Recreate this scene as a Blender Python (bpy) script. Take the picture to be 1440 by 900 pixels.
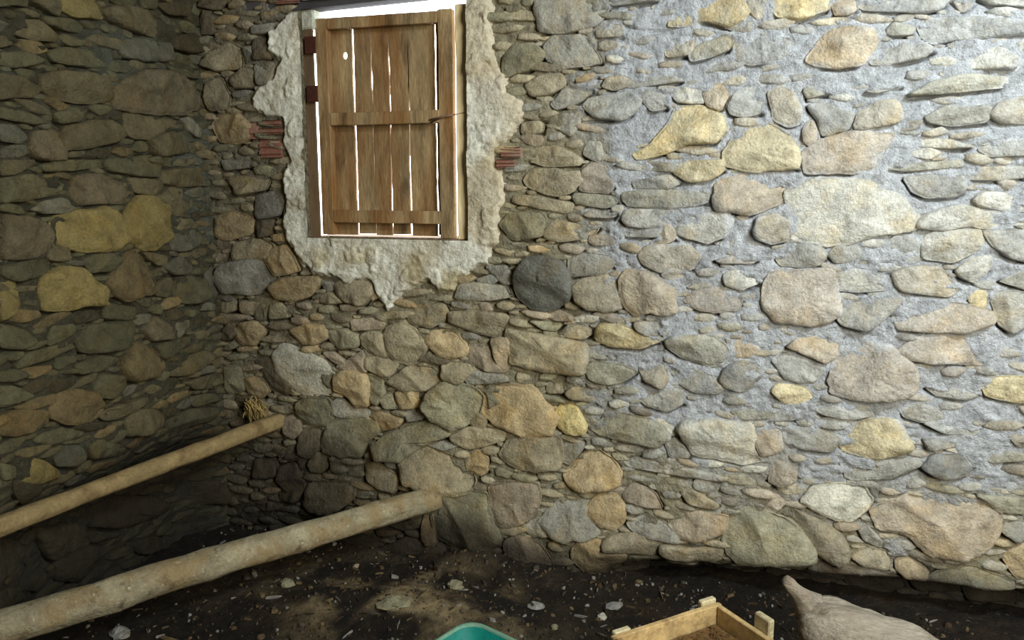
import bpy, math, random
import numpy as np
from mathutils import Vector, Matrix
for o in list(bpy.data.objects): bpy.data.objects.remove(o)
S = bpy.context.scene
COL = S.collection
# ------------------------------------------------------------ camera
F = 1100.0; YAW = math.radians(16.3); PITCH = math.radians(9.5)
CAM = np.array([1.88, -2.5, 1.3])
fh = np.array([-math.sin(YAW), math.cos(YAW), 0.0])
Rv = np.array([math.cos(YAW), math.sin(YAW), 0.0])
Fv = fh*math.cos(PITCH) + np.array([0, 0, -math.sin(PITCH)])
Uv = fh*math.sin(PITCH) + np.array([0, 0, math.cos(PITCH)])
cd = bpy.data.cameras.new('camera'); cam = bpy.data.objects.new('camera', cd); COL.objects.link(cam)
cam.matrix_world = Matrix(((Rv[0], Uv[0], -Fv[0], CAM[0]), (Rv[1], Uv[1], -Fv[1], CAM[1]), (Rv[2], Uv[2], -Fv[2], CAM[2]), (0, 0, 0, 1)))
cd.sensor_fit = 'HORIZONTAL'; cd.sensor_width = 36.0; cd.lens = F/1440*36; cd.clip_start = .02
S.camera = cam
# ------------------------------------------------------------ sky, lights, exposure
w = bpy.data.worlds.new('overcast_sky'); S.world = w; w.use_nodes = True
bg = w.node_tree.nodes['Background']; bg.inputs[0].default_value = (.9, .95, 1, 1); bg.inputs[1].default_value = 7.0
def area(name, loc, target, sx, sy, power, col):
    l = bpy.data.lights.new(name, 'AREA'); l.shape = 'RECTANGLE'; l.size = sx; l.size_y = sy; l.energy = power; l.color = col
    o = bpy.data.objects.new(name, l); COL.objects.link(o); o.location = loc
    o.rotation_euler = (Vector(target)-Vector(loc)).to_track_quat('-Z', 'Y').to_euler(); return o
area('roof_hole_daylight', (3.2, -1.5, 2.55), (2.5, 0, 1.35), 0.55, .45, 68, (.78, .90, 1.0))
area('added_warm_fill', (3.45, -2.6, 1.75), (2.1, 0, 1.2), .9, 1.5, 70, (1.0, .96, .82))  # added warm fill for the wall's brightness gradient; no doorway is built
S.view_settings.view_transform = 'Standard'; S.view_settings.look = 'None'; S.view_settings.gamma = 1
S.view_settings.use_curve_mapping = False; S.view_settings.exposure = 0.12
# ------------------------------------------------------------ helpers
def ray(px, py):
    return Fv + Rv*((px-720)/F) + Uv*((450-py)/F)
def on_y(px, py, y=0.0):
    d = ray(px, py); return CAM + d*((y-CAM[1])/d[1])
def on_x(px, py, x=0.0):
    d = ray(px, py); return CAM + d*((x-CAM[0])/d[0])
def on_z(px, py, z=0.0):
    d = ray(px, py); return CAM + d*((z-CAM[2])/d[2])
def at_depth(px, py, t): return CAM + ray(px, py)*t
def project(P):
    d = P-CAM; z = d@Fv; return 720+F*(d@Rv)/z, 450-F*(d@Uv)/z, z
def lin(c):
    return tuple(((v/255)/12.92 if v/255 <= .04045 else ((v/255+.055)/1.055)**2.4) for v in c)
_TAB = np.random.RandomState(7).uniform(-1, 1, 65536)
def vnoise(x, y, z=0.0, seed=0):
    x = np.asarray(x, float); y = np.asarray(y, float)
    fx = np.floor(x); fy = np.floor(y); ix = fx.astype(np.int64); iy = fy.astype(np.int64); fx = x-fx; fy = y-fy
    sx = fx*fx*(3-2*fx); sy = fy*fy*(3-2*fy)
    def sl(k):
        b = ix*7919+iy*104729+k; b1 = b+104729
        q = lambda i: _TAB[(i ^ (i >> 7)) & 65535]
        a = q(b); c = q(b1); a = a+(q(b+7919)-a)*sx; c = c+(q(b1+7919)-c)*sx
        return a+(c-a)*sy
    if np.ndim(z) == 0: return sl(seed*6151+int(z*977)*389)
    iz = np.floor(z).astype(np.int64); fz = z-iz; sz_ = fz*fz*(3-2*fz)
    a = sl(seed*6151+iz*49157); b = sl(seed*6151+(iz+1)*49157); return a+(b-a)*sz_
def fbm(x, y, z=0.0, seed=0, octv=4):
    r = 0; a = 1; t = 0
    for i in range(octv):
        r = r+a*vnoise(np.asarray(x)*2**i, np.asarray(y)*2**i, z*2**i, seed+i*17); t += a; a *= .5
    return r/t
def sm(x, a, b):
    t = np.clip((x-a)/(b-a), 0, 1); return t*t*(3-2*t)
def sdf(poly, X, Y):
    P = np.asarray(poly); n = len(P); d = np.full(X.shape, 1e9); s = np.ones(X.shape)
    for i in range(n):
        a = P[i]; b = P[i-1]; e = b-a; wx = X-a[0]; wy = Y-a[1]
        t = np.clip((wx*e[0]+wy*e[1])/(e@e+1e-12), 0, 1)
        d = np.minimum(d, (wx-e[0]*t)**2+(wy-e[1]*t)**2)
        c1 = Y >= a[1]; c2 = Y < b[1]; c3 = e[0]*wy > e[1]*wx
        flip = (c1 & c2 & c3) | (~c1 & ~c2 & ~c3)
        s = np.where(flip, -s, s)
    return s*np.sqrt(d)
def mesh_obj(name, V, faces, mat, parent=None, col=None, smooth=True, recalc=False):
    me = bpy.data.meshes.new(name); V = np.asarray(V, float)
    if isinstance(faces, np.ndarray):
        nf, k = faces.shape
        me.vertices.add(len(V)); me.vertices.foreach_set('co', V.ravel())
        me.loops.add(nf*k); me.loops.foreach_set('vertex_index', faces.ravel().astype(np.int32))
        me.polygons.add(nf); me.polygons.foreach_set('loop_start', np.arange(0, nf*k, k, dtype=np.int32))
        me.polygons.foreach_set('loop_total', np.full(nf, k, dtype=np.int32)); me.update(calc_edges=True)
    else:
        me.from_pydata(V.tolist(), [], faces)
    if col is not None:
        ca = me.color_attributes.new('tint', 'FLOAT_COLOR', 'POINT'); c = np.ones((len(V), 4)); c[:, :3] = col
        ca.data.foreach_set('color', c.ravel())
    if recalc:
        import bmesh
        bm = bmesh.new(); bm.from_mesh(me); bmesh.ops.recalc_face_normals(bm, faces=bm.faces); bm.to_mesh(me); bm.free()
    me.polygons.foreach_set('use_smooth', np.full(len(me.polygons), smooth)); me.update()
    o = bpy.data.objects.new(name, me); COL.objects.link(o)
    if mat: me.materials.append(mat)
    if parent: o.parent = parent
    return o
def tag(o, label=None, cat=None, group=None, kind=None):
    for k, v in (('label', label), ('category', cat), ('group', group), ('kind', kind)):
        if v: o[k] = v
    return o
def empty(name, loc=(0, 0, 0)):
    o = bpy.data.objects.new(name, None); COL.objects.link(o); o.location = loc; o.empty_display_size = .1; return o
def box(name, c, hx, hy, hz, mat, parent=None, ax=None, bevel=.003, wob=0.0, seed=0, cuts=0, loc=(0, 0, 0)):
    """box with own axes; slightly uneven; cuts = lengthwise divisions along its first axis"""
    if ax is None: ax = np.eye(3)
    n = cuts+2; V = []; rs = np.random.RandomState(seed)
    b = bevel
    prof = [(-hy+b, -hz), (hy-b, -hz), (hy, -hz+b), (hy, hz-b), (hy-b, hz), (-hy+b, hz), (-hy, hz-b), (-hy, -hz+b)]
    xs = np.linspace(-hx+b, hx-b, n); m = len(prof); F_ = []
    rings = [(-hx, .0)]+[(x, 1.) for x in xs]+[(hx, .0)]
    for x, f in rings:
        dj = rs.uniform(-wob, wob, 2)
        for (p, q) in prof:
            p2 = p-(0 if f else np.sign(p)*b); q2 = q-(0 if f else np.sign(q)*b)
            V.append([x, p2+dj[0], q2+dj[1]])
    V = np.array(V)
    for r in range(len(rings)-1):
        for k in range(m):
            a = r*m+k; bb = r*m+(k+1) % m; F_.append((a, bb, bb+m, a+m))
    F_.append(tuple(range(m))[::-1]); F_.append(tuple(range((len(rings)-1)*m, len(rings)*m)))
    W = V@np.asarray(ax)+np.asarray(c)-np.asarray(loc)
    o = mesh_obj(name, W, F_, mat, parent, smooth=False, recalc=True); return o
def tube(P, R, sides=20, seed=0, rough=.05, fr=9.0, cap=True):
    P = np.array(P, float); n = len(P); V = []; Fc = []
    T = np.gradient(P, axis=0); up = np.array([0, 0, 1.0])
    for i in range(n):
        t = T[i]/np.linalg.norm(T[i]); u = up if abs(t[2]) < .9 else np.array([1., 0, 0])
        a = np.cross(t, u); a /= np.linalg.norm(a); b = np.cross(a, t)
        th = np.arange(sides)*2*math.pi/sides
        pts = P[i]+np.outer(np.cos(th), a)+np.outer(np.sin(th), b)
        k = 1+rough*fbm(pts[:, 0]*2+P[i][0]*fr, pts[:, 1]*2+P[i][1]*fr, pts[:, 2]*3, seed, 3)
        V.append(P[i]+R[i]*k[:, None]*(np.outer(np.cos(th), a)+np.outer(np.sin(th), b)))
    V = np.concatenate(V)
    for i in range(n-1):
        for k in range(sides):
            a = i*sides+k; b = i*sides+(k+1) % sides; Fc.append((a, b, b+sides, a+sides))
    if cap:
        V = np.vstack([V, P[0]-(P[1]-P[0])/np.linalg.norm(P[1]-P[0])*R[0]*.12, P[-1]+(P[-1]-P[-2])/np.linalg.norm(P[-1]-P[-2])*R[-1]*.12])
        c0 = n*sides
        for k in range(sides):
            Fc.append((c0, (k+1) % sides, k)); Fc.append((c0+1, (n-1)*sides+k, (n-1)*sides+(k+1) % sides))
    return V, Fc
# ------------------------------------------------------------ materials
def mat(name, base=(.5, .5, .5), tint=False, vary=.35, scale=14, dark=None, stain=None, stain_amt=.5, stain_scale=5, bump=.35, bscale=90, rough=.85, speck=None, stretch=None, dist=.004, spec=.3, stlo=.5, sthi=.66, mul=False):
    m = bpy.data.materials.new(name); m.use_nodes = True; nt = m.node_tree; N = nt.nodes; L = nt.links
    b = N['Principled BSDF']; b.inputs['Roughness'].default_value = rough; b.inputs['Specular IOR Level'].default_value = spec
    geo = N.new('ShaderNodeTexCoord'); mp = N.new('ShaderNodeMapping'); L.new(geo.outputs['Object'], mp.inputs[0])
    if stretch: mp.inputs['Scale'].default_value = stretch
    def noise(s, det=5, off=0.0, rg=.6):
        n = N.new('ShaderNodeTexNoise'); n.inputs['Scale'].default_value = s; n.inputs['Detail'].default_value = det; n.inputs['Roughness'].default_value = rg
        if off:
            v = N.new('ShaderNodeVectorMath'); v.operation = 'ADD'; v.inputs[1].default_value = (off, off*.7, off*1.3); L.new(mp.outputs[0], v.inputs[0]); L.new(v.outputs[0], n.inputs['Vector'])
        else: L.new(mp.outputs[0], n.inputs['Vector'])
        return n.outputs['Fac']
    def ramp(src, lo, hi, a=0, bb=1):
        r = N.new('ShaderNodeMapRange'); r.inputs[1].default_value = lo; r.inputs[2].default_value = hi; r.inputs[3].default_value = a; r.inputs[4].default_value = bb; L.new(src, r.inputs[0]); return r.outputs[0]
    def mix(fac, A, B, mode='MIX'):
        x = N.new('ShaderNodeMix'); x.data_type = 'RGBA'; x.blend_type = mode
        if isinstance(fac, float): x.inputs[0].default_value = fac
        else: L.new(fac, x.inputs[0])
        for s, v in ((6, A), (7, B)):
            if isinstance(v, tuple): x.inputs[s].default_value = (*v[:3], 1)
            else: L.new(v, x.inputs[s])
        return x.outputs[2]
    if tint:
        a = N.new('ShaderNodeAttribute'); a.attribute_name = 'tint'; c = a.outputs['Color']
    else:
        rgb = N.new('ShaderNodeRGB'); rgb.outputs[0].default_value = (*base, 1); c = rgb.outputs[0]
    v = ramp(noise(scale), .3, .7, 1-vary, 1+vary)
    cmb = N.new('ShaderNodeCombineColor'); [L.new(v, cmb.inputs[i]) for i in range(3)]
    c = mix(1.0, c, cmb.outputs[0], 'MULTIPLY')
    v2 = ramp(noise(scale*6.5, 4, 2.2, .7), .3, .7, 1-.22, 1+.22)
    cm2 = N.new('ShaderNodeCombineColor'); [L.new(v2, cm2.inputs[i]) for i in range(3)]
    c = mix(1.0, c, cm2.outputs[0], 'MULTIPLY')
    if stain:
        c = mix(ramp(noise(stain_scale, 6, 3.1, .65), stlo, sthi, 0, stain_amt), c, stain, 'MULTIPLY' if mul else 'MIX')
    if dark:
        c = mix(ramp(noise(stain_scale*2.3, 6, 7.7, .7), .55, .7, 0, .75), c, dark, 'MULTIPLY' if mul else 'MIX')
    if speck:
        c = mix(ramp(noise(bscale*1.3, 2, 11.0), .66, .72, 0, .8), c, speck)
    L.new(c, b.inputs['Base Color'])
    bm = N.new('ShaderNodeBump'); bm.inputs['Strength'].default_value = bump; bm.inputs['Distance'].default_value = dist
    ad = N.new('ShaderNodeMath'); ad.operation = 'ADD'; L.new(noise(bscale, 6, 0, .7), ad.inputs[0]); L.new(noise(bscale*.3, 4, 5.0), ad.inputs[1])
    L.new(ad.outputs[0], bm.inputs['Height']); L.new(bm.outputs[0], b.inputs['Normal'])
    return m
M_stone = mat('field_stone', tint=True, vary=.30, scale=22, stain=(1.05, .90, .66), stain_amt=.7, stain_scale=9, dark=(.50, .47, .42), mul=True, bump=.85, bscale=80, dist=.012)
M_mortar = mat('lime_mortar', tint=True, vary=.28, scale=30, dark=(.55, .52, .47), mul=True, stain_scale=12, bump=1.0, bscale=95, dist=.016, rough=.95)
M_plaster = mat('white_plaster', tint=True, vary=.10, scale=12, stain=lin((176, 160, 122)), stain_amt=.55, stain_scale=11, dark=lin((120, 108, 84)), bump=.9, bscale=55, dist=.010, rough=.9)
M_brick = mat('red_brick', lin((142, 98, 82)), vary=.2, scale=40, stain=lin((180, 160, 140)), bump=.5, bscale=120)
M_plank = mat('weathered_plank', lin((160, 136, 98)), vary=.45, scale=22, stain=lin((138, 92, 42)), stain_amt=.75, stain_scale=6, dark=lin((66, 48, 30)), stretch=(1, 1, .22), bump=.8, bscale=110, dist=.004, rough=.7, stlo=.46, sthi=.62)
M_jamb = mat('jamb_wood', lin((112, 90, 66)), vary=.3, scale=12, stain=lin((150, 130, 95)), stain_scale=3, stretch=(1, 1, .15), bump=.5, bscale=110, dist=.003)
M_jamb_glow = mat('glow_painted_jamb_wood', lin((250, 230, 184)), vary=.15, scale=12, stain=lin((210, 180, 120)), stain_scale=3, stretch=(1, 1, .15), bump=.5, bscale=110, dist=.003)  # daylight glow on the right jamb, put into its wood colour
M_rust = mat('rusty_iron', lin((74, 40, 28)), vary=.3, scale=60, bump=.4, bscale=160, rough=.7)
M_iron = mat('worn_iron', lin((150, 120, 100)), vary=.2, scale=60, bump=.2, rough=.5)
M_beam = mat('grey_lintel_timber', lin((78, 76, 76)), vary=.25, scale=10, stretch=(.15, 1, 1), bump=.5, bscale=70)
M_pole = mat('barkless_pole', lin((164, 154, 126)), vary=.3, scale=16, stain=lin((150, 124, 78)), stain_amt=.6, stain_scale=8, dark=lin((74, 54, 34)), stlo=.47, sthi=.6, bump=.9, bscale=50, dist=.008, rough=.7, speck=lin((200, 190, 160)))
M_pole2 = mat('smoky_pole', lin((150, 130, 90)), vary=.25, scale=18, stain=lin((98, 72, 40)), stain_amt=.7, stain_scale=9, bump=.7, bscale=55, dist=.006, rough=.8)
M_trunk = mat('grey_driftwood', lin((158, 148, 132)), vary=.35, scale=18, stain=lin((124, 96, 72)), stain_scale=9, stain_amt=.75, dark=lin((96, 78, 62)), stretch=(.35, 1, 1), bump=1.0, bscale=45, dist=.012)
M_crate = mat('crate_wood', lin((190, 162, 112)), vary=.35, scale=10, stain=lin((150, 108, 56)), stain_scale=8, dark=lin((110, 80, 46)), bump=.5, bscale=90)
M_post = mat('pale_post_wood', lin((190, 178, 142)), vary=.25, scale=30, dark=lin((120, 104, 76)), bump=.5, bscale=90)
M_straw = mat('straw', lin((158, 136, 84)), vary=.4, scale=30, bump=.2)
M_bed = mat('brown_straw_litter', lin((104, 78, 44)), vary=.6, scale=60, bump=.5)
M_teal = mat('teal_plastic', lin((10, 120, 108)), vary=.12, scale=8, bump=.1, rough=.45, spec=.5)
M_rim = mat('scuffed_teal_rim', lin((112, 152, 130)), vary=.15, scale=60, stain=lin((150, 140, 110)), stain_scale=30, bump=.3, bscale=120)
M_floor = mat('trodden_dung_floor', tint=True, vary=.55, scale=26, stain=lin((64, 50, 32)), stain_amt=.7, stain_scale=5, dark=lin((14, 11, 8)), speck=lin((110, 104, 90)), bump=1.0, bscale=60, dist=.02, rough=.8)
M_chip = mat('floor_chips', tint=True, vary=.3, scale=40, bump=.4)
M_board = mat('roof_board', lin((92, 74, 54)), vary=.3, scale=8, stretch=(.2, 1, 1), bump=.5)
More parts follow.
